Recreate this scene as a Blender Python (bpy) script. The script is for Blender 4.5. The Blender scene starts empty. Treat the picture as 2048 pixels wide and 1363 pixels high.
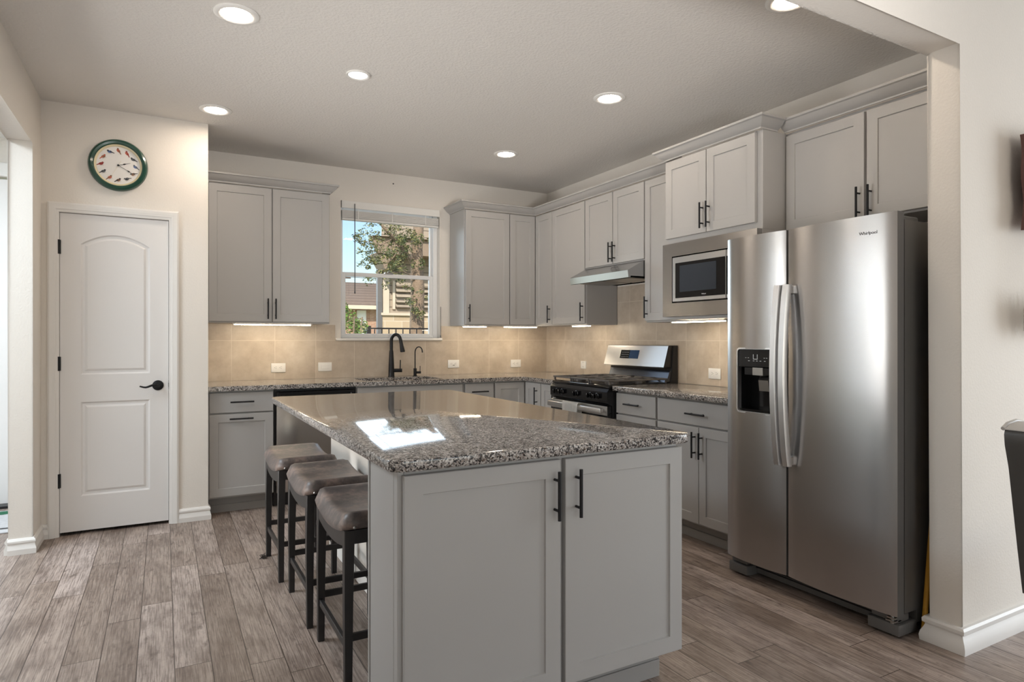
import bpy, bmesh, math, random
from mathutils import Vector, Matrix

random.seed(7)
sc = bpy.context.scene
COL = sc.collection
PI = math.pi


def srgb(r, g, b):
    def f(c):
        c /= 255.0
        return c / 12.92 if c <= .04045 else ((c + .055) / 1.055) ** 2.4
    return (f(r), f(g), f(b), 1.0)


# ------------------------------------------------------------------ camera
CAM = Vector((-3.4665, -5.5795, 1.252))
YAW = 0.5007
cd = bpy.data.cameras.new('camera')
cam = bpy.data.objects.new('camera', cd)
COL.objects.link(cam)
cam.location = CAM
cam.rotation_euler = (PI / 2, 0, -YAW)
cd.sensor_width = 36.0
cd.lens = 1273.85 / 2048 * 36.0
cd.shift_y = -4.5 / 2048
cd.clip_start = .05
cd.clip_end = 300
sc.camera = cam

# ------------------------------------------------------------------ view, world, sun, daylight
sc.view_settings.view_transform = 'Standard'
sc.view_settings.look = 'None'
sc.view_settings.gamma = 1
sc.view_settings.use_curve_mapping = False
sc.view_settings.exposure = 0.2

world = bpy.data.worlds.new('world')
sc.world = world
world.use_nodes = True
wn = world.node_tree
wn.nodes.clear()
sky = wn.nodes.new('ShaderNodeTexSky')
sky.sky_type = 'NISHITA'
sky.sun_disc = False
sky.sun_elevation = math.radians(40)
sky.sun_rotation = math.radians(200)
sky.air_density = 1.0
sky.dust_density = 1.2
bgn = wn.nodes.new('ShaderNodeBackground')
bgn.inputs['Strength'].default_value = 0.17
wo = wn.nodes.new('ShaderNodeOutputWorld')
wn.links.new(sky.outputs[0], bgn.inputs[0])
wn.links.new(bgn.outputs[0], wo.inputs[0])


def lamp(name, kind, loc, direction, energy, color=(1, 1, 1), size=None, angle=None, shape='RECTANGLE'):
    d = bpy.data.lights.new(name, kind)
    d.energy = energy
    d.color = color
    if size:
        d.shape = shape
        d.size = size[0]
        if shape == 'RECTANGLE':
            d.size_y = size[1]
    if angle is not None:
        d.angle = angle
    o = bpy.data.objects.new(name, d)
    COL.objects.link(o)
    o.location = loc
    o.rotation_euler = Vector(direction).to_track_quat('-Z', 'Y').to_euler()
    return o


lamp('sun', 'SUN', (-8, -20, 15), (.38, .70, -.62), 4.2, (1, .93, .82), angle=.01)
# daylight coming in through the living room openings and the kitchen window, then added fill lamps
lamp('daylight_living_side', 'AREA', (2.98, -6.6, 1.45), (-1, 0, -.05), 112, (.88, .95, 1.0), (2.6, 2.1))
lamp('daylight_patio', 'AREA', (-2.2, -9.45, 1.35), (0, 1, 0), 20, (.86, .94, 1.0), (3.2, 2.3))
lamp('sky_panel_beyond_garden', 'AREA', (3, 21, 7.2), (0, -1, -.12), 7200, (.80, .90, 1.0), (40, 13))  # added area lamp standing in for bright sky in the window reflections
portal = lamp('kitchen_window_portal', 'AREA', (-1.65, .16, 1.86), (0, -1, 0), 1, (1, 1, 1), (.92, 1.2))
portal.data.cycles.is_portal = True
ceil_fill = lamp('ceiling_fill_rear', 'SPOT', (-2.7, -6.5, 1.10), (.17, .885, .44), 290, (1, .985, .965))  # unseen spot added behind the camera to lift the ceiling, no real fixture
ceil_fill.data.spot_size = math.radians(62)
ceil_fill.data.spot_blend = 1.0
ceil_fill.data.shadow_soft_size = .30
side = lamp('ceiling_fill_foyer', 'SPOT', (-5.75, -2.45, .50), (4.3, .25, 1.45), 330, (1, .985, .965))  # second added spot, brightens the kitchen ceiling through the left opening
side.data.spot_size = math.radians(70)
side.data.spot_blend = 1.0
side.data.shadow_soft_size = .85
lamp('foyer_light', 'AREA', (-5.3, -1.6, 2.70), (0, 0, -1), 80, (.78, .90, 1.0), (1.0, 1.6))


# ------------------------------------------------------------------ materials
def new_mat(name):
    m = bpy.data.materials.new(name)
    m.use_nodes = True
    nt = m.node_tree
    nt.nodes.clear()
    out = nt.nodes.new('ShaderNodeOutputMaterial')
    b = nt.nodes.new('ShaderNodeBsdfPrincipled')
    nt.links.new(b.outputs[0], out.inputs[0])
    return m, nt, b, out


def N(nt, kind, **kw):
    n = nt.nodes.new(kind)
    for k, v in kw.items():
        setattr(n, k, v)
    return n


def mathn(nt, op, a, b=None, c=None, clamp=False):
    n = nt.nodes.new('ShaderNodeMath')
    n.operation = op
    n.use_clamp = clamp
    for i, x in enumerate((a, b, c)):
        if x is None:
            continue
        if isinstance(x, (int, float)):
            n.inputs[i].default_value = x
        else:
            nt.links.new(x, n.inputs[i])
    return n.outputs[0]


def mixc(nt, fac, a, b, blend='MIX'):
    n = nt.nodes.new('ShaderNodeMix')
    n.data_type = 'RGBA'
    n.blend_type = blend
    for sock, x in ((n.inputs['Factor'], fac), (n.inputs[6], a), (n.inputs[7], b)):
        if isinstance(x, (int, float)):
            sock.default_value = x
        elif isinstance(x, tuple):
            sock.default_value = x
        else:
            nt.links.new(x, sock)
    return n.outputs[2]


def ramp(nt, fac, stops):
    n = nt.nodes.new('ShaderNodeValToRGB')
    e = n.color_ramp.elements
    while len(e) > 1:
        e.remove(e[-1])
    e[0].position, e[0].color = stops[0]
    for p, c in stops[1:]:
        x = e.new(p)
        x.color = c
    nt.links.new(fac, n.inputs[0])
    return n.outputs[0]


def objco(nt, scale=None):
    t = nt.nodes.new('ShaderNodeTexCoord')
    if scale is None:
        return t.outputs['Object']
    mp = nt.nodes.new('ShaderNodeMapping')
    mp.inputs['Scale'].default_value = scale
    nt.links.new(t.outputs['Object'], mp.inputs[0])
    return mp.outputs[0]


def noise(nt, vec, scale, detail=2, rough=.5):
    n = nt.nodes.new('ShaderNodeTexNoise')
    n.inputs['Scale'].default_value = scale
    n.inputs['Detail'].default_value = detail
    n.inputs['Roughness'].default_value = rough
    nt.links.new(vec, n.inputs['Vector'])
    return n.outputs[0]


def bump(nt, b, height, strength, dist):
    n = nt.nodes.new('ShaderNodeBump')
    n.inputs['Strength'].default_value = strength
    n.inputs['Distance'].default_value = dist
    nt.links.new(height, n.inputs['Height'])
    nt.links.new(n.outputs[0], b.inputs['Normal'])


def mat(name, col, rough=.5, metal=0.0, var=None, bmp=None, spec=None, coat=None):
    """plain paint / plastic / metal with optional tone variation and fine bump"""
    m, nt, b, _ = new_mat(name)
    b.inputs['Base Color'].default_value = col
    b.inputs['Roughness'].default_value = rough
    b.inputs['Metallic'].default_value = metal
    if spec is not None:
        b.inputs['Specular IOR Level'].default_value = spec
    if coat is not None:
        b.inputs['Coat Weight'].default_value = coat
        b.inputs['Coat Roughness'].default_value = .08
    if var:
        f = noise(nt, objco(nt), var[0], 3)
        dark = tuple(c * (1 - var[1]) for c in col[:3]) + (1,)
        lite = tuple(min(1, c * (1 + var[1])) for c in col[:3]) + (1,)
        c = mixc(nt, f, dark, lite)
        nt.links.new(c, b.inputs['Base Color'])
    if bmp:
        bump(nt, b, noise(nt, objco(nt), bmp[0], 3), bmp[1], bmp[2])
    return m


def emis(name, col, strength):
    m = bpy.data.materials.new(name)
    m.use_nodes = True
    nt = m.node_tree
    nt.nodes.clear()
    out = nt.nodes.new('ShaderNodeOutputMaterial')
    e = nt.nodes.new('ShaderNodeEmission')
    e.inputs[0].default_value = col
    e.inputs[1].default_value = strength
    nt.links.new(e.outputs[0], out.inputs[0])
    return m


MAT = {}
MAT['wall'] = mat('wall_paint', srgb(231, 225, 217), .75, bmp=(95, .35, .004), spec=.25)
MAT['ceil'] = mat('ceiling_paint', srgb(226, 222, 217), .85, bmp=(75, .6, .006), spec=.2)
MAT['trim'] = mat('trim_white', srgb(232, 229, 225), .38)
MAT['door'] = mat('door_white', srgb(228, 225, 223), .42, bmp=(160, .05, .002))
MAT['cab'] = mat('cabinet_grey', srgb(172, 170, 168), .42, var=(3, .02), bmp=(220, .03, .001))
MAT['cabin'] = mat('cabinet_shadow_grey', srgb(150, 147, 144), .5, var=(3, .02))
MAT['black'] = mat('matte_black_metal', srgb(38, 38, 40), .38, .6, var=(40, .1))
MAT['blackgloss'] = mat('black_gloss', srgb(14, 14, 16), .12, var=(6, .1))
MAT['blackplastic'] = mat('black_plastic', srgb(28, 28, 30), .4, var=(30, .1))
MAT['darkvoid'] = mat('dark_gap', srgb(16, 16, 17), .8, var=(20, .1))
MAT['white'] = mat('white_plastic', srgb(238, 236, 232), .35, var=(8, .01))
MAT['vinyl'] = mat('window_vinyl', srgb(236, 237, 238), .35, var=(8, .01))
MAT['slot'] = mat('outlet_slot', srgb(60, 58, 55), .6, var=(30, .1))
MAT['bronze'] = mat('stool_metal', srgb(58, 56, 56), .42, .55, var=(25, .15), bmp=(150, .1, .001))
MAT['chrome'] = mat('polished_steel', srgb(200, 200, 202), .18, 1.0, var=(10, .03))
MAT['darksteel'] = mat('dark_polished_steel', srgb(92, 96, 104), .22, 1.0, var=(10, .05))
MAT['grate'] = mat('cast_iron_grate', srgb(100, 97, 96), .38, .4, var=(60, .2), bmp=(200, .15, .001))
MAT['grille'] = mat('fridge_grey_plastic', srgb(98, 97, 96), .45, var=(20, .05))
MAT['fridgeside'] = mat('fridge_side_grey', srgb(112, 110, 108), .38, .35, var=(5, .03))
MAT['green'] = mat('clock_green', srgb(22, 70, 56), .28, var=(12, .1), coat=.4)
MAT['cream'] = mat('clock_cream', srgb(226, 214, 178), .35, var=(20, .03))
MAT['dial'] = mat('clock_dial', srgb(240, 237, 234), .45, var=(30, .01))
MAT['wand'] = mat('blind_wand_grey', srgb(92, 92, 96), .3, var=(30, .05))
MAT['slat'] = mat('blind_white', srgb(236, 234, 230), .45, var=(20, .02))
MAT['towel'] = mat('towel_white', srgb(228, 226, 222), .95, var=(60, .06), bmp=(320, .5, .002))
MAT['stick'] = mat('yellow_wood_stick', srgb(190, 140, 45), .5, var=(30, .12))
MAT['gap'] = MAT['darkvoid']
MAT['logo'] = mat('logo_grey', srgb(86, 84, 84), .35, .6, var=(60, .05))
MAT['logolight'] = mat('logo_light', srgb(215, 218, 220), .4, var=(60, .03))
MAT['led'] = emis('led_disc', (1.0, .85, .69, 1), 95)
MAT['ledoff'] = emis('dim_disc', (1.0, .99, .97, 1), 1.6)
MAT['strip'] = emis('under_cabinet_led', (1.0, .84, .62, 1), 44)
MAT['hoodlamp'] = mat('hood_lens', srgb(225, 220, 205), .3, var=(40, .03))
MAT['display'] = mat('range_display', srgb(40, 70, 105), .08, var=(30, .1))
MAT['tassel'] = mat('tassel_fibre', srgb(205, 198, 190), .9, var=(80, .15))
MAT['driftwood'] = mat('driftwood', srgb(104, 72, 66), .6, var=(9, .35), bmp=(40, .4, .004))
MAT['chairleather'] = mat('grey_leather', srgb(72, 70, 68), .38, var=(18, .12), bmp=(90, .2, .002))
MAT['chairtop'] = mat('pale_leather', srgb(188, 184, 180), .35, var=(18, .06), bmp=(90, .15, .002))
MAT['chairleg'] = mat('dark_wood_leg', srgb(60, 45, 36), .45, var=(20, .15))
MAT['mat'] = mat('doormat_grey', srgb(196, 196, 198), .95, var=(60, .2), bmp=(200, .6, .004))
MAT['matgreen'] = mat('doormat_green', srgb(40, 105, 75), .95, var=(60, .2), bmp=(200, .6, .004))
MAT['mirror'] = mat('microwave_glass', srgb(52, 58, 66), .06, var=(4, .05))
MAT['nickel'] = mat('brushed_nickel', srgb(170, 168, 164), .3, 1.0, var=(30, .05))


def steel(name, col, rough, axis, aniso=.75, streak=(1.5, 1.5, 260)):
    m, nt, b, _ = new_mat(name)
    b.inputs['Metallic'].default_value = 1.0
    b.inputs['Anisotropic'].default_value = aniso
    t = N(nt, 'ShaderNodeCombineXYZ')
    for i in range(3):
        t.inputs[i].default_value = axis[i]
    nt.links.new(t.outputs[0], b.inputs['Tangent'])
    big = noise(nt, objco(nt), 2.2, 3)
    dk = tuple(c * .985 for c in col[:3]) + (1,)
    nt.links.new(mixc(nt, big, dk, col), b.inputs['Base Color'])
    r = mathn(nt, 'MULTIPLY_ADD', big, .08, rough - .04)
    nt.links.new(r, b.inputs['Roughness'])
    return m


MAT['steel'] = steel('brushed_steel', srgb(190, 188, 187), .25, (0, 0, 1), .8)
MAT['steelx'] = steel('brushed_steel_across', srgb(188, 184, 180), .26, (0, 0, 1))
MAT['steelh'] = steel('handle_steel', srgb(226, 226, 227), .36, (0, 0, 1), .0)
MAT['steelface'] = steel('range_panel_steel', srgb(214, 214, 214), .29, (0, 0, 1), .0)
MAT['steelhood'] = steel('hood_steel', srgb(178, 179, 181), .26, (0, 0, 1), .3)
MAT['steelbright'] = steel('oven_trim_steel', srgb(214, 213, 212), .3, (0, 0, 1), .2)


def make_floor():
    m, nt, b, _ = new_mat('wood_plank_floor')
    t = N(nt, 'ShaderNodeTexCoord')
    sp = N(nt, 'ShaderNodeSeparateXYZ')
    nt.links.new(t.outputs['Object'], sp.inputs[0])
    X, Y = sp.outputs[0], sp.outputs[1]
    W, L = .127, 1.22
    xr = mathn(nt, 'DIVIDE', mathn(nt, 'ADD', X, 3.937 + .127 * 60), W)
    row = mathn(nt, 'FLOOR', xr)
    fx = mathn(nt, 'FRACT', xr)
    wn1 = N(nt, 'ShaderNodeTexWhiteNoise', noise_dimensions='1D')
    nt.links.new(row, wn1.inputs['W'])
    yr = mathn(nt, 'ADD', mathn(nt, 'DIVIDE', Y, L), mathn(nt, 'MULTIPLY', wn1.outputs[0], 7.3))
    coln = mathn(nt, 'FLOOR', yr)
    fy = mathn(nt, 'FRACT', yr)
    cmb = N(nt, 'ShaderNodeCombineXYZ')
    nt.links.new(row, cmb.inputs[0])
    nt.links.new(coln, cmb.inputs[1])
    wn2 = N(nt, 'ShaderNodeTexWhiteNoise', noise_dimensions='3D')
    nt.links.new(cmb.outputs[0], wn2.inputs['Vector'])
    rnd = wn2.outputs[0]
    # grain coordinates, shifted per plank
    g = N(nt, 'ShaderNodeCombineXYZ')
    nt.links.new(mathn(nt, 'MULTIPLY', X, 1.0), g.inputs[0])
    nt.links.new(mathn(nt, 'MULTIPLY', Y, .035), g.inputs[1])
    nt.links.new(mathn(nt, 'MULTIPLY', rnd, 37.0), g.inputs[2])
    fine = noise(nt, g.outputs[0], 210, 4, .65)
    g2 = N(nt, 'ShaderNodeCombineXYZ')
    nt.links.new(mathn(nt, 'MULTIPLY', X, 1.0), g2.inputs[0])
    nt.links.new(mathn(nt, 'MULTIPLY', Y, .35), g2.inputs[1])
    nt.links.new(mathn(nt, 'MULTIPLY', rnd, 91.0), g2.inputs[2])
    cloud = noise(nt, g2.outputs[0], 9, 4, .6)
    knots = noise(nt, g2.outputs[0], 26, 3, .6)
    cross = N(nt, 'ShaderNodeCombineXYZ')
    nt.links.new(mathn(nt, 'MULTIPLY', X, .5), cross.inputs[0])
    nt.links.new(mathn(nt, 'MULTIPLY', Y, 1.4), cross.inputs[1])
    nt.links.new(mathn(nt, 'MULTIPLY', rnd, 53.0), cross.inputs[2])
    saw = noise(nt, cross.outputs[0], 60, 2, .6)
    base = ramp(nt, rnd, [(0, srgb(144, 128, 117)), (.35, srgb(160, 144, 133)), (.7, srgb(172, 156, 146)), (1, srgb(190, 175, 167))])
    c = mixc(nt, mathn(nt, 'MULTIPLY', ramp(nt, cloud, [(.44, (0, 0, 0, 1)), (.68, (1, 1, 1, 1))]), .72), base, srgb(104, 88, 79))
    c = mixc(nt, mathn(nt, 'MULTIPLY', ramp(nt, fine, [(.46, (0, 0, 0, 1)), (.60, (1, 1, 1, 1))]), .55), c, srgb(92, 78, 70))
    c = mixc(nt, mathn(nt, 'MULTIPLY', ramp(nt, fine, [(.30, (1, 1, 1, 1)), (.44, (0, 0, 0, 1))]), .25), c, srgb(205, 192, 180))
    c = mixc(nt, mathn(nt, 'MULTIPLY', ramp(nt, knots, [(.60, (0, 0, 0, 1)), (.74, (1, 1, 1, 1))]), .62), c, srgb(72, 57, 50))
    c = mixc(nt, mathn(nt, 'MULTIPLY', ramp(nt, saw, [(.60, (0, 0, 0, 1)), (.70, (1, 1, 1, 1))]), .22), c, srgb(80, 66, 58))
    dx = mathn(nt, 'MULTIPLY', mathn(nt, 'MINIMUM', fx, mathn(nt, 'SUBTRACT', 1.0, fx)), W)
    dy = mathn(nt, 'MULTIPLY', mathn(nt, 'MINIMUM', fy, mathn(nt, 'SUBTRACT', 1.0, fy)), L)
    d = mathn(nt, 'MINIMUM', dx, dy)
    seam = mathn(nt, 'LESS_THAN', d, .0017)
    c = mixc(nt, mathn(nt, 'MULTIPLY', seam, .9), c, srgb(58, 46, 40))
    nt.links.new(c, b.inputs['Base Color'])
    nt.links.new(mathn(nt, 'MULTIPLY_ADD', fine, .18, .30), b.inputs['Roughness'])
    b.inputs['Specular IOR Level'].default_value = .45
    h = mathn(nt, 'SUBTRACT', mathn(nt, 'MULTIPLY', fine, .35), mathn(nt, 'MULTIPLY', seam, 1.0))
    bump(nt, b, h, .25, .0015)
    return m


MAT['floor'] = make_floor()


def make_tile():
    m, nt, b, _ = new_mat('beige_wall_tile')
    t = N(nt, 'ShaderNodeTexCoord')
    sp = N(nt, 'ShaderNodeSeparateXYZ')
    nt.links.new(t.outputs['Object'], sp.inputs[0])
    # joints every .3305 m along either wall, rows every .327 from the worktop
    P = .3305
    a = mathn(nt, 'ADD', sp.outputs[0], sp.outputs[1])     # x on the back wall, y on the right wall
    fa = mathn(nt, 'FRACT', mathn(nt, 'DIVIDE', mathn(nt, 'ADD', a, .0205 + P * 20), P))
    fz = mathn(nt, 'FRACT', mathn(nt, 'DIVIDE', mathn(nt, 'SUBTRACT', sp.outputs[2], .911 - .327 * 3), .327))
    da = mathn(nt, 'MULTIPLY', mathn(nt, 'MINIMUM', fa, mathn(nt, 'SUBTRACT', 1.0, fa)), P)
    dz = mathn(nt, 'MULTIPLY', mathn(nt, 'MINIMUM', fz, mathn(nt, 'SUBTRACT', 1.0, fz)), .327)
    g = mathn(nt, 'LESS_THAN', mathn(nt, 'MINIMUM', da, dz), .0021)
    row = N(nt, 'ShaderNodeCombineXYZ')
    nt.links.new(mathn(nt, 'FLOOR', mathn(nt, 'DIVIDE', mathn(nt, 'ADD', a, .0205 + P * 20), P)), row.inputs[0])
    nt.links.new(mathn(nt, 'FLOOR', mathn(nt, 'DIVIDE', mathn(nt, 'SUBTRACT', sp.outputs[2], .911 - .327 * 3), .327)), row.inputs[1])
    w = N(nt, 'ShaderNodeTexWhiteNoise', noise_dimensions='3D')
    nt.links.new(row.outputs[0], w.inputs['Vector'])
    off = N(nt, 'ShaderNodeVectorMath', operation='ADD')
    nt.links.new(t.outputs['Object'], off.inputs[0])
    sc_ = N(nt, 'ShaderNodeVectorMath', operation='SCALE')
    nt.links.new(w.outputs['Color'], sc_.inputs[0])
    sc_.inputs['Scale'].default_value = 9
    nt.links.new(sc_.outputs[0], off.inputs[1])
    n1 = noise(nt, off.outputs[0], 6, 6, .62)
    n2 = noise(nt, off.outputs[0], 40, 4, .6)
    c = ramp(nt, n1, [(.28, srgb(178, 163, 146)), (.5, srgb(194, 180, 163)), (.72, srgb(207, 195, 180))])
    c = mixc(nt, mathn(nt, 'MULTIPLY', ramp(nt, n2, [(.55, (0, 0, 0, 1)), (.75, (1, 1, 1, 1))]), .25), c, srgb(172, 157, 141))
    c = mixc(nt, g, c, srgb(213, 202, 187))
    nt.links.new(c, b.inputs['Base Color'])
    nt.links.new(mathn(nt, 'MULTIPLY_ADD', g, .4, .32), b.inputs['Roughness'])
    bump(nt, b, mathn(nt, 'SUBTRACT', mathn(nt, 'MULTIPLY', n2, .05), g), .3, .0015)
    return m


MAT['tile'] = make_tile()


def make_granite():
    m, nt, b, _ = new_mat('speckled_granite')
    v = objco(nt)
    wob = N(nt, 'ShaderNodeVectorMath', operation='ADD')
    nz = N(nt, 'ShaderNodeTexNoise')
    nz.inputs['Scale'].default_value = 90
    nt.links.new(v, nz.inputs['Vector'])
    sc_ = N(nt, 'ShaderNodeVectorMath', operation='SCALE')
    sc_.inputs['Scale'].default_value = .010
    nt.links.new(nz.outputs['Color'], sc_.inputs[0])
    nt.links.new(v, wob.inputs[0])
    nt.links.new(sc_.outputs[0], wob.inputs[1])
    vo = N(nt, 'ShaderNodeTexVoronoi')
    vo.inputs['Scale'].default_value = 215
    nt.links.new(wob.outputs[0], vo.inputs['Vector'])
    sp = N(nt, 'ShaderNodeSeparateColor')
    nt.links.new(vo.outputs['Color'], sp.inputs[0])
    big = noise(nt, v, 34, 3, .6)
    k = mathn(nt, 'ADD', mathn(nt, 'MULTIPLY', sp.outputs[0], .62), mathn(nt, 'MULTIPLY', big, .52))
    c = ramp(nt, k, [(.0, srgb(20, 20, 23)), (.37, srgb(40, 39, 41)), (.46, srgb(92, 89, 88)), (.56, srgb(140, 134, 130)),
                     (.70, srgb(172, 166, 161)), (.87, srgb(200, 196, 192)), (1.0, srgb(228, 225, 222))])
    fl = noise(nt, v, 420, 2, .5)
    c = mixc(nt, mathn(nt, 'MULTIPLY', ramp(nt, fl, [(.60, (0, 0, 0, 1)), (.68, (1, 1, 1, 1))]), .8), c, srgb(24, 23, 26))
    c = mixc(nt, mathn(nt, 'MULTIPLY', ramp(nt, sp.outputs[1], [(.88, (0, 0, 0, 1)), (.92, (1, 1, 1, 1))]), .25), c, srgb(150, 122, 100))
    nt.links.new(c, b.inputs['Base Color'])
    b.inputs['Roughness'].default_value = .07
    b.inputs['IOR'].default_value = 1.6
    bump(nt, b, noise(nt, objco(nt), 25, 2), .012, .002)
    return m


MAT['granite'] = make_granite()


def make_leather():
    m, nt, b, _ = new_mat('distressed_leather')
    v = objco(nt)
    a = noise(nt, v, 9, 5, .65)
    f = noise(nt, v, 70, 4, .6)
    c = ramp(nt, a, [(.30, srgb(66, 61, 60)), (.48, srgb(98, 89, 86)), (.66, srgb(146, 126, 116))])
    c = mixc(nt, mathn(nt, 'MULTIPLY', ramp(nt, f, [(.45, (0, 0, 0, 1)), (.7, (1, 1, 1, 1))]), .3), c, srgb(50, 44, 42))
    nt.links.new(c, b.inputs['Base Color'])
    nt.links.new(mathn(nt, 'MULTIPLY_ADD', a, .2, .30), b.inputs['Roughness'])
    bump(nt, b, f, .12, .0015)
    return m


MAT['leather'] = make_leather()


def make_glass():
    m = bpy.data.materials.new('window_glass')
    m.use_nodes = True
    nt = m.node_tree
    nt.nodes.clear()
    out = nt.nodes.new('ShaderNodeOutputMaterial')
    tr = nt.nodes.new('ShaderNodeBsdfTransparent')
    tr.inputs[0].default_value = (.96, .98, .98, 1)
    gl = nt.nodes.new('ShaderNodeBsdfGlossy')
    gl.inputs['Roughness'].default_value = .02
    fr = nt.nodes.new('ShaderNodeFresnel')
    fr.inputs['IOR'].default_value = 1.45
    mx = nt.nodes.new('ShaderNodeMixShader')
    nt.links.new(mathn(nt, 'MULTIPLY', fr.outputs[0], .8), mx.inputs[0])
    nt.links.new(tr.outputs[0], mx.inputs[1])
    nt.links.new(gl.outputs[0], mx.inputs[2])
    nt.links.new(mx.outputs[0], out.inputs[0])
    return m


MAT['glass'] = make_glass()


def make_banded(name, c1, c2, period, axis, duty, rough=.8, var=14):
    """lap siding / brick-like courses: a groove every `period` metres along one axis"""
    m, nt, b, _ = new_mat(name)
    t = N(nt, 'ShaderNodeTexCoord')
    sp = N(nt, 'ShaderNodeSeparateXYZ')
    nt.links.new(t.outputs['Object'], sp.inputs[0])
    f = mathn(nt, 'FRACT', mathn(nt, 'DIVIDE', mathn(nt, 'ADD', sp.outputs[axis], 50), period))
    g = mathn(nt, 'LESS_THAN', f, duty)
    n = noise(nt, t.outputs['Object'], var, 4)
    c = mixc(nt, n, tuple(x * .82 for x in c1[:3]) + (1,), c1)
    c = mixc(nt, g, c, c2)
    nt.links.new(c, b.inputs['Base Color'])
    b.inputs['Roughness'].default_value = rough
    bump(nt, b, mathn(nt, 'SUBTRACT', 1.0, g), .6, .01)
    return m


def make_brick(name, c1, c2, mortar, w, h):
    m, nt, b, _ = new_mat(name)
    t = N(nt, 'ShaderNodeTexCoord')
    sp = N(nt, 'ShaderNodeSeparateXYZ')
    nt.links.new(t.outputs['Object'], sp.inputs[0])
    cb = N(nt, 'ShaderNodeCombineXYZ')
    nt.links.new(mathn(nt, 'ADD', sp.outputs[0], sp.outputs[1]), cb.inputs[0])
    nt.links.new(sp.outputs[2], cb.inputs[1])
    br = N(nt, 'ShaderNodeTexBrick')
    nt.links.new(cb.outputs[0], br.inputs['Vector'])
    br.inputs['Color1'].default_value = c1
    br.inputs['Color2'].default_value = c2
    br.inputs['Mortar'].default_value = mortar
    br.inputs['Scale'].default_value = 1
    br.inputs['Brick Width'].default_value = w
    br.inputs['Row Height'].default_value = h
    br.inputs['Mortar Size'].default_value = .008
    nt.links.new(br.outputs[0], b.inputs['Base Color'])
    b.inputs['Roughness'].default_value = .9
    return m


MAT['siding'] = make_banded('lap_siding', srgb(176, 160, 142), srgb(110, 98, 86), .17, 2, .12)
MAT['stone'] = make_brick('limestone_blocks', srgb(206, 184, 156), srgb(190, 166, 138), srgb(214, 200, 180), .42, .17)
MAT['brick'] = make_brick('tan_brick', srgb(182, 138, 112), srgb(164, 120, 98), srgb(188, 168, 150), .22, .075)
MAT['roof'] = make_banded('shingle_roof', srgb(146, 124, 106), srgb(112, 94, 80), .18, 2, .2, .95, 30)
MAT['fascia'] = mat('house_fascia', srgb(150, 130, 112), .8, var=(6, .08))
MAT['houseboard'] = mat('house_corner_board', srgb(214, 198, 178), .8, var=(6, .05))
MAT['downspout'] = mat('house_downspout', srgb(110, 106, 104), .6, var=(6, .05))
MAT['bark'] = mat('oak_bark', srgb(150, 128, 108), .95, var=(22, .35), bmp=(45, .8, .02))
MAT['leaf'] = mat('oak_leaf', srgb(88, 98, 58), .6, var=(7, .45))
MAT['leaf2'] = mat('oak_leaf_pale', srgb(150, 144, 92), .6, var=(7, .3))
MAT['shrub'] = mat('shrub_leaf', srgb(112, 146, 58), .6, var=(9, .4))
MAT['iron'] = mat('iron_fence', srgb(42, 38, 38), .6, .3, var=(20, .1))
MAT['grass'] = mat('lawn', srgb(112, 116, 66), .95, var=(3, .25))
MAT['pole'] = mat('utility_pole_wood', srgb(96, 84, 76), .9, var=(12, .15))


# ------------------------------------------------------------------ mesh helpers
ORG = {}


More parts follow.
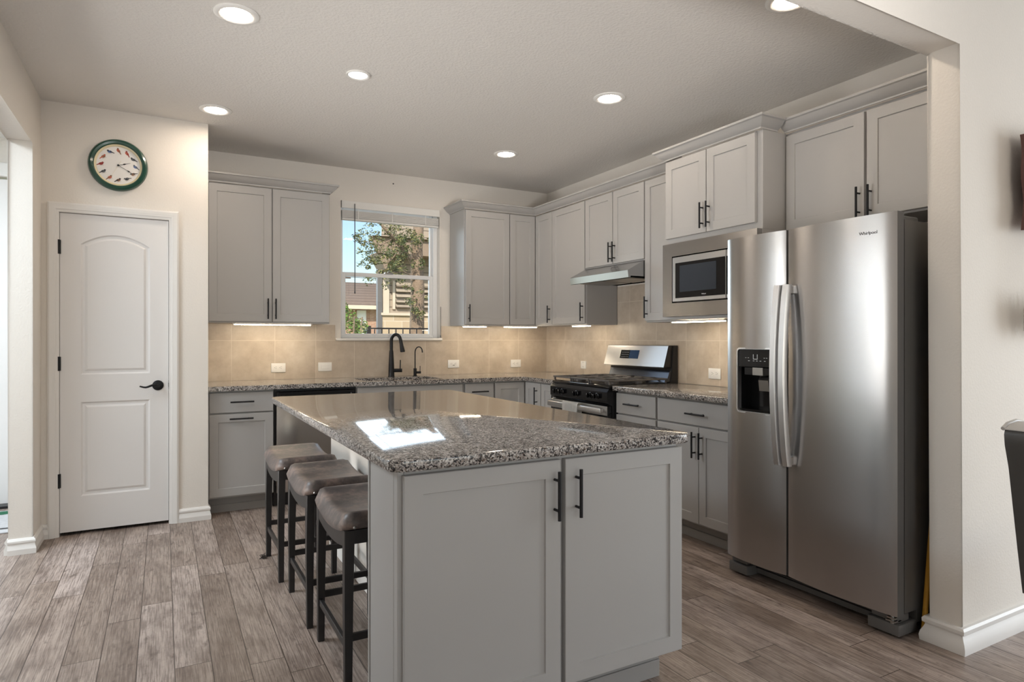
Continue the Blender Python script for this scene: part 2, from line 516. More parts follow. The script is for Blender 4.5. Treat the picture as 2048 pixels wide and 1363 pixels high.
class MB:
    """collects shapes; build() links them as ONE mesh object"""

    def __init__(s, fn=None):
        s.bm = bmesh.new()
        s.fn = fn or (lambda u, w, v: (u, w, v))

    def V(s, p):
        return s.bm.verts.new(s.fn(*p))

    def F(s, vs, m=0):
        try:
            f = s.bm.faces.new(vs)
            f.material_index = m
            return f
        except ValueError:
            return None

    def box(s, u0, u1, w0, w1, v0, v1, bev=0.0, m=0, seg=1):
        vs = [s.V((u, w, v)) for u in (u0, u1) for w in (w0, w1) for v in (v0, v1)]
        fs = []
        for q in ((0, 1, 3, 2), (4, 6, 7, 5), (0, 4, 5, 1), (2, 3, 7, 6), (0, 2, 6, 4), (1, 5, 7, 3)):
            fs.append(s.F([vs[i] for i in q], m))
        if bev > 0:
            es = set()
            for f in fs:
                es.update(f.edges)
            r = bmesh.ops.bevel(s.bm, geom=list(es), offset=bev, segments=seg, profile=.5, affect='EDGES')
            for f in r['faces']:
                f.material_index = m

    def prism(s, poly, a0, a1, axis='w', m=0):
        """poly: list of 2-D points in the plane across `axis`, extruded from a0 to a1"""
        def P(p, a):
            if axis == 'w':
                return (p[0], a, p[1])
            if axis == 'u':
                return (a, p[0], p[1])
            return (p[0], p[1], a)
        A = [s.V(P(p, a0)) for p in poly]
        B = [s.V(P(p, a1)) for p in poly]
        n = len(poly)
        s.F(A, m)
        s.F(B[::-1], m)
        for i in range(n):
            s.F([A[i], A[(i + 1) % n], B[(i + 1) % n], B[i]], m)

    def tube(s, pts, r, seg=10, m=0, cap=True):
        pts = [Vector(p) for p in pts]
        n = len(pts)
        rs = r if isinstance(r, (list, tuple)) else [r] * n
        rings = []
        up = None
        for i, p in enumerate(pts):
            d = (pts[min(i + 1, n - 1)] - pts[max(i - 1, 0)]).normalized()
            if up is None:
                up = Vector((0, 0, 1)) if abs(d.z) < .9 else Vector((1, 0, 0))
            x = up.cross(d)
            if x.length < 1e-5:
                x = Vector((1, 0, 0)).cross(d)
            x.normalize()
            y = d.cross(x).normalized()
            up = y
            rings.append([s.V(tuple(p + x * (math.cos(2 * PI * k / seg) * rs[i]) + y * (math.sin(2 * PI * k / seg) * rs[i]))) for k in range(seg)])
        for a, b in zip(rings, rings[1:]):
            for k in range(seg):
                s.F([a[k], a[(k + 1) % seg], b[(k + 1) % seg], b[k]], m)
        if cap:
            s.F(rings[0][::-1], m)
            s.F(rings[-1], m)

    def lathe(s, prof, c, axis='v', seg=32, m=0, close=False):
        """prof: (radius, height) pairs turned about an axis through c"""
        rings = []
        for r, h in prof:
            ring = []
            if r < 1e-6:
                q = {'v': (c[0], c[1], c[2] + h), 'w': (c[0], c[1] + h, c[2]), 'u': (c[0] + h, c[1], c[2])}[axis]
                rings.append([s.V(q)])
                continue
            for k in range(seg):
                a = 2 * PI * k / seg
                x, y = r * math.cos(a), r * math.sin(a)
                q = {'v': (c[0] + x, c[1] + y, c[2] + h), 'w': (c[0] + x, c[1] + h, c[2] + y), 'u': (c[0] + h, c[1] + x, c[2] + y)}[axis]
                ring.append(s.V(q))
            rings.append(ring)
        pairs = list(zip(rings, rings[1:]))
        if close:
            pairs.append((rings[-1], rings[0]))
        for a, b in pairs:
            for k in range(seg):
                k2 = (k + 1) % seg
                if len(a) == 1 and len(b) == 1:
                    continue
                if len(a) == 1:
                    s.F([a[0], b[k2], b[k]], m)
                elif len(b) == 1:
                    s.F([a[k], a[k2], b[0]], m)
                else:
                    s.F([a[k], a[k2], b[k2], b[k]], m)
        if not close:
            if len(rings[0]) > 1:
                s.F(rings[0][::-1], m)
            if len(rings[-1]) > 1:
                s.F(rings[-1], m)

    def sweep(s, path, prof, m=0, closed=False):
        """mitred moulding: path in plan (x, y), outward = right of travel; prof = (out, z) ring"""
        n = len(path)
        P = [Vector((p[0], p[1])) for p in path]
        rings = []
        for i in range(n):
            if i == 0:
                d0 = d1 = (P[1] - P[0]).normalized()
            elif i == n - 1:
                d0 = d1 = (P[-1] - P[-2]).normalized()
            else:
                d0 = (P[i] - P[i - 1]).normalized()
                d1 = (P[i + 1] - P[i]).normalized()
            n0 = Vector((d0.y, -d0.x))
            n1 = Vector((d1.y, -d1.x))
            b = n0 + n1
            b = b / max(b.dot(n0), 1e-6)
            rings.append([s.V((P[i].x + b.x * o, P[i].y + b.y * o, z)) for o, z in prof])
        k = len(prof)
        for a, b in zip(rings, rings[1:]):
            for j in range(k):
                s.F([a[j], a[(j + 1) % k], b[(j + 1) % k], b[j]], m)
        s.F(rings[0][::-1], m)
        s.F(rings[-1], m)

    def grid(s, f, nu, nv, m=0):
        vs = [[s.V(f(i / nu, j / nv)) for j in range(nv + 1)] for i in range(nu + 1)]
        for i in range(nu):
            for j in range(nv):
                s.F([vs[i][j], vs[i + 1][j], vs[i + 1][j + 1], vs[i][j + 1]], m)
        return vs

    def panel_front(s, u0, u1, v0, v1, w0, t=.020, stile=.057, recess=.007, m=0, rail=None):
        """shaker door leaf: flat frame with a recessed flat panel"""
        rail = rail or stile
        e = .0018

        def ring(du, dv, w):
            return [s.V((u0 + du, w, v0 + dv)), s.V((u1 - du, w, v0 + dv)), s.V((u1 - du, w, v1 - dv)), s.V((u0 + du, w, v1 - dv))]
        R = [ring(0, 0, w0), ring(0, 0, w0 + t - e), ring(e, e, w0 + t),
             ring(stile - .001, rail - .001, w0 + t), ring(stile + .0015, rail + .0015, w0 + t - recess)]
        for a, b in zip(R, R[1:]):
            for k in range(4):
                s.F([a[k], a[(k + 1) % 4], b[(k + 1) % 4], b[k]], m)
        s.F(R[0][::-1], m)
        s.F(R[-1], m)

    def pull(s, u, w, v, length=.158, vert=True, m=0, r=.0058, so=.030):
        """bar pull standing off a front at depth w"""
        h = length / 2
        c = .048
        if vert:
            s.tube([(u, w + so, v - h), (u, w + so, v + h)], r, 12, m)
            for q in (-c, c):
                s.tube([(u, w, v + q), (u, w + so, v + q)], r * .8, 8, m)
        else:
            s.tube([(u - h, w + so, v), (u + h, w + so, v)], r, 12, m)
            for q in (-c, c):
                s.tube([(u + q, w, v), (u + q, w + so, v)], r * .8, 8, m)

    def build(s, name, mats, parent=None, smooth=35, origin=None):
        bmesh.ops.recalc_face_normals(s.bm, faces=s.bm.faces[:])
        me = bpy.data.meshes.new(name)
        if not isinstance(mats, (list, tuple)):
            mats = [mats]
        for x in mats:
            me.materials.append(MAT[x] if isinstance(x, str) else x)
        if parent is not None:
            org = ORG[parent]
        elif origin is not None:
            org = Vector(origin)
        else:
            vs = [v.co for v in s.bm.verts]
            org = Vector(((min(v.x for v in vs) + max(v.x for v in vs)) / 2, (min(v.y for v in vs) + max(v.y for v in vs)) / 2, min(v.z for v in vs)))
        for v in s.bm.verts:
            v.co -= org
        s.bm.to_mesh(me)
        s.bm.free()
        if smooth:
            me.polygons.foreach_set('use_smooth', [True] * len(me.polygons))
            me.set_sharp_from_angle(angle=math.radians(smooth))
        o = bpy.data.objects.new(name, me)
        COL.objects.link(o)
        if parent is not None:
            o.parent = parent
        else:
            o.location = org
        ORG[o] = org.copy()
        return o


def tag(o, label, cat, group=None):
    o['label'] = label
    o['category'] = cat
    if group:
        o['group'] = group
    return o


def thing(name, label, cat, loc, group=None):
    o = bpy.data.objects.new(name, None)
    COL.objects.link(o)
    o.empty_display_size = .1
    o.location = loc
    ORG[o] = Vector(loc)
    return tag(o, label, cat, group)


def setting(o, label=None):
    o['kind'] = 'structure'
    if label:
        o['label'] = label
    return o


def struct_empty(name, loc):
    o = bpy.data.objects.new(name, None)
    COL.objects.link(o)
    o.location = loc
    o['kind'] = 'structure'
    ORG[o] = Vector(loc)
    return o


def copy_tree(o, parent=None):
    c = o.copy()
    COL.objects.link(c)
    c.parent = parent
    for ch in list(o.children):
        copy_tree(ch, c)
    return c


BACK = lambda u, w, v: (u, -w, v)          # fronts facing the camera side, w = distance from the back wall
RIGHT = lambda u, w, v: (-w, u, v)         # fronts on the right-hand wall, u = y
ISL = lambda u, w, v: (u, -w, v)


def text_part(name, body, size, m, parent, place, extrude=.0006):
    cu = bpy.data.curves.new(name, 'FONT')
    cu.body = body
    cu.size = size
    cu.extrude = extrude
    cu.offset = size * .010
    cu.align_x = 'CENTER'
    cu.align_y = 'CENTER'
    to = bpy.data.objects.new(name + '_curve', cu)
    COL.objects.link(to)
    dg = bpy.context.evaluated_depsgraph_get()
    me = bpy.data.meshes.new_from_object(to.evaluated_get(dg))
    bpy.data.objects.remove(to)
    bpy.data.curves.remove(cu)
    me.name = name
    me.materials.clear()
    me.materials.append(MAT[m])
    org = ORG[parent]
    for v in me.vertices:
        v.co = Vector(place(v.co.x, v.co.y, v.co.z)) - org
    o = bpy.data.objects.new(name, me)
    COL.objects.link(o)
    o.parent = parent
    ORG[o] = org.copy()
    return o


# ------------------------------------------------------------------ room shell
H = 2.743
XP, YP = -3.194, -.681      # pantry corner
XL = -4.138                 # left wall face
XR = 3.0
FRONT_Y1 = -4.088

b = MB(); b.box(-6.3, XR + .15, -9.65, .55, -.1, 0)
setting(b.build('floor', 'floor', origin=(0, 0, 0)))
b = MB(); b.box(-6.3, XR + .15, -9.65, .55, H, H + .1)
setting(b.build('ceiling', 'ceil', origin=(0, 0, 0)))

# back wall with the window hole
WX0, WX1, WZ0, WZ1 = -2.112, -1.190, 1.258, 2.458
b = MB()
b.box(XP - .0, WX0, 0, .15, 0, H)
b.box(WX1, .15, 0, .15, 0, H)
b.box(WX0, WX1, 0, .15, 0, WZ0)
b.box(WX0, WX1, 0, .15, WZ1, H)
b.box(-4.26, XP, 0, .15, 0, H)
setting(b.build('wall_back', 'wall', origin=(0, 0, 0)))
b = MB(); b.box(0, .15, FRONT_Y1, 0, 0, H)
setting(b.build('wall_right', 'wall', origin=(0, 0, 0)))

DX0, DX1, DZ1 = -4.050, -3.428, 2.060
b = MB()
b.box(XL, DX0, YP, YP + .115, 0, H)
b.box(DX1, XP, YP, YP + .115, 0, H)
b.box(DX0, DX1, YP, YP + .115, DZ1, H)
b.box(XP - .115, XP, YP + .115, 0, 0, H)
setting(b.build('wall_pantry', 'wall', origin=(0, 0, 0)))

LY0, LY1, LZ = -3.05, -.955, 2.408
b = MB()
b.prism([(-9.5, 0), (-9.5, H), (0, H), (0, 0), (LY1, 0), (LY1, LZ), (LY0, LZ), (LY0, 0)], XL - .118, XL, 'u')
es = [e for e in b.bm.edges if abs(e.verts[0].co.x - e.verts[1].co.x) < 1e-6
      and all(LY0 - .001 <= v.co.y <= LY1 + .001 and v.co.z <= LZ + .001 for v in e.verts) and e.calc_length() < 2.45]
bmesh.ops.bevel(b.bm, geom=es, offset=.012, segments=3, profile=.5, affect='EDGES')
setting(b.build('wall_left', 'wall', origin=(0, 0, 0)))

FY0, FY1, FX, FZ = -4.212, -4.088, -.676, 2.436
b = MB()
b.prism([(XR, 0), (XR, H), (XL, H), (XL, FZ), (FX, FZ), (FX, 0)], FY0, FY1, 'w')
es = [e for e in b.bm.edges if abs(e.verts[0].co.y - e.verts[1].co.y) < 1e-6
      and all(v.co.x <= FX + .001 and v.co.z <= FZ + .001 for v in e.verts)]
bmesh.ops.bevel(b.bm, geom=es, offset=.012, segments=3, profile=.5, affect='EDGES')
setting(b.build('wall_front', 'wall', origin=(0, 0, 0)))

# living room shell behind the camera
b = MB()
b.box(XR, XR + .15, -9.5, -8.0, 0, H)
b.box(XR, XR + .15, -5.2, FY1, 0, H)
b.box(XR, XR + .15, -8.0, -5.2, 0, .35)
b.box(XR, XR + .15, -8.0, -5.2, 2.5, H)
setting(b.build('wall_living_side', 'wall', origin=(0, 0, 0)))
b = MB()
b.box(XL - .118, -3.9, -9.65, -9.5, 0, H)
b.box(-.5, XR + .15, -9.65, -9.5, 0, H)
b.box(-3.9, -.5, -9.65, -9.5, 2.5, H)
setting(b.build('wall_living_back', 'wall', origin=(0, 0, 0)))
b = MB()
for x in (-3.9, -2.25, -.58):
    b.box(x, x + .08, -9.6, -9.52, 0, 2.5)
b.box(-3.9, -.5, -9.6, -9.52, 2.4, 2.5)
setting(b.build('window_2', 'vinyl'))
b = MB()
for y in (-8.0, -7.1, -6.15, -5.28):
    b.box(XR + .05, XR + .12, y, y + .08, .35, 2.5)
b.box(XR + .05, XR + .12, -8.0, -5.2, .35, .43)
b.box(XR + .05, XR + .12, -8.0, -5.2, 2.42, 2.5)
setting(b.build('window_3', 'vinyl'))

# foyer beyond the left opening
b = MB()
b.box(-6.3, -6.15, -3.6, .55, 0, H)
b.box(-6.15, XL - .118, -3.75, -3.6, 0, H)
b.box(-6.15, -5.55, .40, .55, 0, H)
b.box(-4.40, XL - .0, .40, .55, 0, H)
b.box(-5.55, -4.40, .40, .55, 2.46, H)
setting(b.build('wall_foyer', 'wall', origin=(0, 0, 0)))
d2 = struct_empty('door_2', (-4.97, .42, 0))
b = MB(); b.box(-5.53, -4.42, .43, .475, .015, 2.445, .003)
b.build('door_leaf', 'door', d2)
b = MB()
b.box(-5.64, -5.55, .38, .40, 0, 2.56, .004)
b.box(-4.40, -4.31, .38, .40, 0, 2.56, .004)
b.box(-5.55, -4.40, .38, .40, 2.46, 2.56, .004)
b.build('door_casing', 'trim', d2)
b = MB(); b.box(-5.55, -4.40, .33, .44, 0, .02, .003)
b.build('threshold', 'blackplastic', d2)

# baseboards
BB = [(0, 0), (.018, 0), (.019, .030), (.014, .046), (.010, .060), (.0105, .064), (.015, .068), (.015, .078), (.010, .086), (.006, .092), (0, .092)]
BBF = [(0, 0), (.024, 0), (.026, .022), (.022, .040), (.014, .056), (.0095, .068), (.010, .073), (.0175, .078), (.0185, .092), (.012, .101), (0, .102)]


def baseboard(name, path, prof=BB):
    b = MB(); b.sweep(path, prof)
    setting(b.build(name, 'trim', smooth=18))


baseboard('baseboard_pantry', [(-3.374, YP), (XP, YP), (XP, YP + .06)])
baseboard('baseboard_left', [(XL - .118, LY1 + .0), (XL - .118, LY1), (XL, LY1), (XL, YP), (-4.10, YP)][1:])
baseboard('baseboard_front', [(FX, FY1), (FX, FY0), (XR, FY0)][::-1] if False else [(-.60, FY1), (FX, FY1), (FX, FY0), (XR, FY0)], BBF)
baseboard('baseboard_foyer', [(-4.31, .40), (-4.256, .40), (-4.256, LY1)])

# ------------------------------------------------------------------ tiled backsplash
b = MB()
b.box(XP, WX0 - .05, -.008, 0, .9145, 1.371)
b.box(WX0 - .05, WX1 + .012, -.008, 0, .9145, 1.236)
b.box(WX1 + .012, 0, -.008, 0, .9145, 1.371)
b.box(-.008, 0, -1.165, -.008, .9145, 1.371)
b.box(-.008, 0, -1.922, -1.165, .60, 1.70)
b.box(-.008, 0, -3.125, -1.922, .9145, 1.371)
setting(b.build('trim_1', 'tile', origin=(0, 0, 0)), 'beige stone look wall tiles between worktop and wall cabinets')

# ------------------------------------------------------------------ window 1
win = struct_empty('window_1', (-1.65, .08, WZ0))
b = MB()
fy0, fy1 = .055, .125
b.box(WX0, WX0 + .018, fy0, fy1, WZ0, WZ1, .003)
b.box(WX1 - .042, WX1, fy0, fy1, WZ0, WZ1, .003)
b.box(WX0 + .018, WX1 - .042, fy0, fy1, WZ1 - .040, WZ1, .003)
b.box(WX0 + .018, WX1 - .042, fy0, fy1, WZ0, WZ0 + .0155, .003)
b.build('window_frame', 'vinyl', win)


def sash(z0, z1, y0, y1, bot, top, side, x0, x1):
    b = MB()
    b.box(x0, x0 + side, y0, y1, z0, z1, .003)
    b.box(x1 - side, x1, y0, y1, z0, z1, .003)
    b.box(x0 + side, x1 - side, y0, y1, z0, z0 + bot, .003)
    b.box(x0 + side, x1 - side, y0, y1, z1 - top, z1, .003)
    s_ = b.build('sash', 'vinyl', win)
    b = MB()
    yc = (y0 + y1) / 2
    b.box(x0 + side, x1 - side, yc - .002, yc + .002, z0 + bot, z1 - top)
    b.build('pane', 'glass', s_)


sash(1.274, 1.842, .062, .090, .024, .036, .038, WX0 + .019, WX1 - .042)
sash(1.815, 2.418, .094, .118, .030, .030, .020, WX0 + .019, WX1 - .042)
b = MB()
for z in (1.842,):
    b.box(-1.70, -1.62, .050, .086, z, z + .012, .003)
    b.box(-1.675, -1.645, .045, .062, z + .012, z + .020, .003)
b.build('sash_lock', 'nickel', win)
b = MB()
b.box(-2.158, -1.172, -.030, .0, 1.236, 1.258, .005, seg=2)
b.box(WX0, WX1, 0, .056, 1.236, 1.258)
b.build('window_sill', 'trim', win)

bl = thing('window_blind', 'white horizontal blind pulled up at the top of the kitchen window', 'blind', (-1.65, .01, 2.29))
b = MB()
b.box(WX0 + .004, WX1 - .004, -.018, -.008, 2.392, 2.456, .003)
b.build('valance', 'slat', bl)
b = MB(); b.box(WX0 + .006, WX1 - .006, -.006, .046, 2.405, 2.456)
b.build('headrail', 'slat', bl)
b = MB()
for k in range(10):
    z = 2.312 + .0066 * k
    dz = random.uniform(-.001, .001)
    b.box(WX0 + .010, WX1 - .010, -.004 + dz, .046 + dz, z, z + .0044, .0008)
b.build('slat_stack', 'slat', bl)
b = MB(); b.box(WX0 + .010, WX1 - .010, -.004, .046, 2.292, 2.309, .004)
b.build('bottom_rail', 'slat', bl)
for x in (-1.96, -1.65, -1.33):
    b = MB()
    b.box(x - .0035, x + .0035, -.0075, -.0050, 2.296, 2.400)
    b.build('ladder_cord', 'slat', bl)
b = MB()
b.tube([(-1.997, -.028, 2.432), (-1.997, -.030, 2.05), (-1.997, -.030, 1.652)], .0042, 8)
b.lathe([(.003, -.004), (.006, 0), (.006, .02), (.0035, .025)], (-1.997, -.030, 1.650), seg=8)
b.build('tilt_wand', 'wand', bl)
b = MB()
b.tube([(-1.181, -.006, 1.553), (-1.181, -.007, 1.29)], .0022, 6)
b.lathe([(.0, 0), (.006, .004), (.005, .022), (.002, .03), (0, .03)], (-1.181, -.008, 1.262), seg=10)
tag(b.build('blind_cord', 'wand'), 'thin dark cord hanging beside the right edge of the window', 'cord')

# ------------------------------------------------------------------ pantry door
dr = struct_empty('door_1', (-3.74, YP + .02, 0))


def pantry_leaf():
    b = MB()
    x0, x1, z0, z1 = -4.042, -3.436, .022, 2.050
    yf, t = YP + .012, .035
    px0, px1 = -3.932, -3.546

    def arch(s, zb, zt, rise, n=16):
        pts = [(px0 + s, zb + s), (px1 - s, zb + s)]
        if rise > 0:
            for k in range(n + 1):
                u = 1 - k / n
                x = px0 + s + (px1 - px0 - 2 * s) * u
                q = 2 * (x - (px0 + px1) / 2) / (px1 - px0)
                pts.append((x, zt - s + rise * (1 - q * q)))
        else:
            pts += [(px1 - s, zt - s), (px0 + s, zt - s)]
        return pts
    hi = (1.022, 1.860, .070)
    lo = (.243, .846, 0)
    # front skin: outer ring to the two panel outlines with filler faces
    def panel(zb, zt, rise):
        R = []
        for s, d in ((0, 0), (.010, .009), (.022, .009), (.036, .002)):
            R.append([b.V((p[0], yf + d, p[1])) for p in arch(s, zb, zt, rise)])
        for a, c in zip(R, R[1:]):
            n = len(a)
            for k in range(n):
                b.F([a[k], a[(k + 1) % n], c[(k + 1) % n], c[k]])
        b.F(R[-1])
        return R[0]
    A = panel(*lo)
    B = panel(*hi)
    o = [b.V((x0, yf, z0)), b.V((x1, yf, z0)), b.V((x1, yf, z1)), b.V((x0, yf, z1))]
    ml, mr = b.V((x0, yf, .93)), b.V((x1, yf, .93))
    b.F([o[0], o[1], A[1], A[0]])
    b.F([o[1], mr, A[2], A[1]])
    b.F([mr, ml, A[3], A[2]])
    b.F([ml, o[0], A[0], A[3]])
    b.F([ml, mr, B[1], B[0]])
    b.F([mr, o[2], B[2], B[1]])
    top = B[2:]
    mid = len(top) // 2
    b.F([o[2]] + [o[3]] + top[::-1])
    b.F([o[3], ml, B[0], top[-1]])
    # back and edges
    q = [b.V((x0, yf + t, z0)), b.V((x1, yf + t, z0)), b.V((x1, yf + t, z1)), b.V((x0, yf + t, z1))]
    b.F(q)
    b.F([o[0], o[1], q[1], q[0]])
    b.F([o[2], o[3], q[3], q[2]])
    b.F([o[1], mr, o[2], q[2], q[1]])
    b.F([o[3], ml, o[0], q[0], q[3]])
    return b.build('door_leaf', 'door', dr, smooth=20)


leaf = pantry_leaf()
for z in (1.833, 1.094, .353):
    b = MB()
    b.tube([(-4.0465, YP - .002, z - .045), (-4.0465, YP - .002, z + .045)], .0065, 10)
    b.box(-4.0475, -4.036, YP + .002, YP + .010, z - .044, z + .044)
    b.build('hinge', 'black', leaf)
b = MB()
hx, hz = -3.499, .939
b.lathe([(0, 0), (.034, 0), (.034, -.006), (.026, -.010), (.012, -.012), (.011, -.045), (0, -.045)], (hx, YP + .012, hz), axis='w', seg=24)
pts = []
for k in range(10):
    s = k / 9
    pts.append((hx - .105 * s, YP - .036 - .004 * math.sin(PI * s), hz + .006 * math.sin(2.2 * PI * s) - .004 * s))
b.tube(pts, [.009 - .004 * k / 9 for k in range(10)], 10)
b.build('lever_handle', 'black', leaf)
b = MB(); b.box(-3.4355, -3.4335, YP + .010, YP + .024, .91, .97)
b.box(-3.437, -3.428, YP + .001, YP + .012, .925, .955)
b.build('strike_plate', 'black', dr)
CS = [(0, 0), (0, .014), (.010, .018), (.024, .017), (.032, .013), (.040, .012), (.046, .008), (.057, .006), (.057, 0)]
b = MB()


def casing(b, x0, x1, zt):
    """mitred casing up one side, over and down: profile runs outwards from the opening"""
    pts = [(x0, 0.0, -1, 0), (x0, zt, -1, 1), (x1, zt, 1, 1), (x1, 0.0, 1, 0)]
    rings = []
    for x, z, sx, sz in pts:
        rings.append([b.V((x + sx * o, YP - d, z + sz * o)) for o, d in [(.057 - q[0], q[1]) for q in CS]])
    for a, c in zip(rings, rings[1:]):
        for k in range(len(CS)):
            k2 = (k + 1) % len(CS)
            b.F([a[k], a[k2], c[k2], c[k]])
    b.F(rings[0])
    b.F(rings[-1])


casing(b, -4.046, -3.432, 2.056)
b.build('door_casing', 'trim', dr, smooth=25)
b = MB()
b.box(-4.0495, -4.044, YP + .0, YP + .115, 0, 2.059)
b.box(-3.434, -3.4285, YP + .0, YP + .115, 0, 2.059)
b.box(-4.044, -3.434, YP + .0, YP + .115, 2.053, 2.059)
b.build('door_jamb', 'trim', dr)

# ------------------------------------------------------------------ wall clock
ck = thing('wall_clock', 'round green framed wall clock with bird pictures above the white pantry door', 'clock', (-3.725, YP, 2.385))
cx_, cz_ = -3.725, 2.385
b = MB()
b.lathe([(.134, -.006), (.134, -.020), (.140, -.028), (.152, -.031), (.162, -.026), (.168, -.014), (.168, -.001), (.134, -.001)], (cx_, YP, cz_), axis='w', seg=72, close=True)
b.build('rim', 'green', ck)
b = MB()
b.lathe([(.122, -.0075), (.124, -.014), (.134, -.019), (.134, -.0075)], (cx_, YP, cz_), axis='w', seg=72, close=True)
b.build('inner_ring', 'cream', ck)
b = MB()
b.lathe([(0, -.0068), (.130, -.0068), (.130, -.0012), (0, -.0012)], (cx_, YP, cz_), axis='w', seg=64)
dial_b = b
BIRD = [('bird_red', srgb(150, 52, 48)), ('bird_rust', srgb(196, 104, 84)), ('bird_brown', srgb(140, 100, 74)), ('bird_grey', srgb(96, 100, 102)), ('bird_blue', srgb(92, 116, 164)), ('bird_dark', srgb(46, 48, 56))]
for nm, c in BIRD:
    MAT[nm] = mat(nm, c, .5, var=(90, .2))
bn = [n for n, _ in BIRD]
b = dial_b
order = [(1, 2), (1, 0), (3, 5), (4, 3), (2, 3), (5, 3), (2, 5), (1, 2), (3, 5), (0, 0), (2, 1), (4, 5)]
order = [(p + 1, q + 1) for p, q in order]
for h in range(12):
    a = math.radians(90 - 30 * h)
    ox, oz = cx_ + .096 * math.cos(a), cz_ + .096 * math.sin(a)
    c1, c2 = order[h]
    face = 1 if h in (8, 9, 10, 6, 7) else -1
    tilt = random.uniform(-.2, .25) + (1.0 if h in (0, 1) else .25)
    if h in (4, 5):
        tilt = -.5
    ct, st = math.cos(tilt), math.sin(tilt)

    def put(pts, m, y):
        vs = []
        for px, pz in pts:
            px *= face
            qx = px * ct - pz * st * face
            qz = px * st * face + pz * ct
            vs.append(b.V((ox + qx, YP + y, oz + qz)))
        b.F(vs, m)
    put([(.013 * math.cos(t), .0085 * math.sin(t)) for t in [2 * PI * k / 14 for k in range(14)]], c1, -.00735)
    put([(.0105 + .0055 * math.cos(t), .006 + .0055 * math.sin(t)) for t in [2 * PI * k / 10 for k in range(10)]], c2, -.0076)
    put([(-.010, .003), (-.027, -.003), (-.026, -.007), (-.008, -.004)], c2, -.0075)
    put([(-.010, .004), (.004, .004), (-.002, -.003), (-.014, -.002)], c2, -.0077)
    put([(.0155, .0075), (.0195, .0062), (.0155, .005)], 6, -.0075)
    if h in (4, 5, 6, 7, 8, 9, 10, 11):
        put([(-.012, -.0105), (.013, -.0115), (.013, -.0125), (-.012, -.0115)], 3, -.0074)
b.build('dial', ['dial'] + bn, ck, smooth=0)


def hand(name, ang, ln, tail, w, y, m, spade=None):
    b = MB()
    a = math.radians(90 - ang)
    dx, dz = math.cos(a), math.sin(a)
    prof = [(-tail, w * .6), (0, w), (ln * .55, w * .7)]
    if spade:
        prof += [(ln * spade - .010, w * .8), (ln * spade, w * 3.0), (ln * spade + .012, w * .9)]
    prof += [(ln, w * .35)]
    A = [(cx_ + dx * l - dz * q, cz_ + dz * l + dx * q) for l, q in prof] + [(cx_ + dx * l + dz * q, cz_ + dz * l - dx * q) for l, q in prof[::-1]]
    b.prism(A, YP + y, YP + y - .001, 'w')
    b.build(name, m, ck, smooth=0)


hand('hour_hand', 72, .072, .008, .0016, -.0085, 'blackplastic', .48)
hand('minute_hand', 120, .092, .008, .0014, -.0100, 'blackplastic', .72)
hand('second_hand', 208, .085, .034, .0007, -.0115, 'cream')
b = MB(); b.lathe([(0, -.0145), (.006, -.0135), (.006, -.008), (0, -.008)], (cx_, YP, cz_), axis='w', seg=16)
b.build('hand_pin', 'blackplastic', ck)

# ------------------------------------------------------------------ cabinets
UD, UF = .330, .3315      # wall cabinet body depth, back of the doors
ZB, ZT = 1.372, 2.424     # wall cabinets
DB, DT = 1.384, 2.414     # their doors


def door(b_map, root, u0, u1, v0, v1, w, pulls=(), name='door', stile=.057, slab=False):
    b = MB(b_map)
    if slab:
        b.box(u0, u1, w, w + .020, v0, v1, .0018)
    else:
        b.panel_front(u0, u1, v0, v1, w, stile=stile)
    d = b.build(name, 'cab', root, smooth=25)
    for (u, v, vert) in pulls:
        b = MB(b_map)
        b.pull(u, w + .020, v, vert=vert)
        b.build('handle', 'black', d)
    return d


def carcass(b_map, root, u0, u1, w0, w1, v0, v1, name='body'):
    b = MB(b_map)
    b.box(u0, u1, w0, w1, v0, v1, .0012)
    return b.build(name, 'cab', root, smooth=25)


G1 = 'grey wall cabinets'
cab = thing('wall_cabinet', 'grey two-door wall cabinet left of the window', 'cabinet', (-2.735, -.165, ZB), G1)
carcass(BACK, cab, -3.190, -2.284, .002, UD, ZB, ZT)
door(BACK, cab, -3.172, -2.730, DB, DT, UF, [(-2.759, 1.483, True)])
door(BACK, cab, -2.722, -2.290, DB, DT, UF, [(-2.702, 1.483, True)])

cab = thing('wall_cabinet', 'grey single-door wall cabinet just right of the window', 'cabinet', (-.85, -.165, ZB), G1)
carcass(BACK, cab, -1.088, -.628, .010, UD, ZB, ZT)
door(BACK, cab, -1.080, -.633, DB, DT, UF, [(-1.052, 1.483, True)])

cab = thing('wall_cabinet', 'grey wall cabinet with folding doors filling the corner', 'cabinet', (-.31, -.31, ZB), G1)
b = MB()
b.prism([(-.012, -.012), (-.626, -.012), (-.626, -UD), (-UD, -UD), (-UD, -.646), (-.012, -.646)], ZB, ZT, 'v')
b.build('body', 'cab', cab, smooth=25)
door(BACK, cab, -.624, -.354, DB, DT, UF)
door(RIGHT, cab, -.642, -.354, DB, DT, UF, [(-.614, 1.477, True)])

cab = thing('wall_cabinet', 'grey single-door wall cabinet left of the range hood', 'cabinet', (-.165, -.90, ZB), G1)
carcass(RIGHT, cab, -1.163, -.648, .010, UD, ZB, ZT)
door(RIGHT, cab, -1.158, -.650, DB, DT, UF, [(-1.138, 1.480, True)])

cab = thing('wall_cabinet', 'short grey two-door wall cabinet directly above the range hood', 'cabinet', (-.165, -1.54, 1.835), G1)
carcass(RIGHT, cab, -1.920, -1.165, .010, UD, 1.835, ZT)
door(RIGHT, cab, -1.538, -1.170, 1.845, DT, UF, [(-1.524, 1.935, True)])
door(RIGHT, cab, -1.915, -1.546, 1.845, DT, UF, [(-1.574, 1.935, True)])

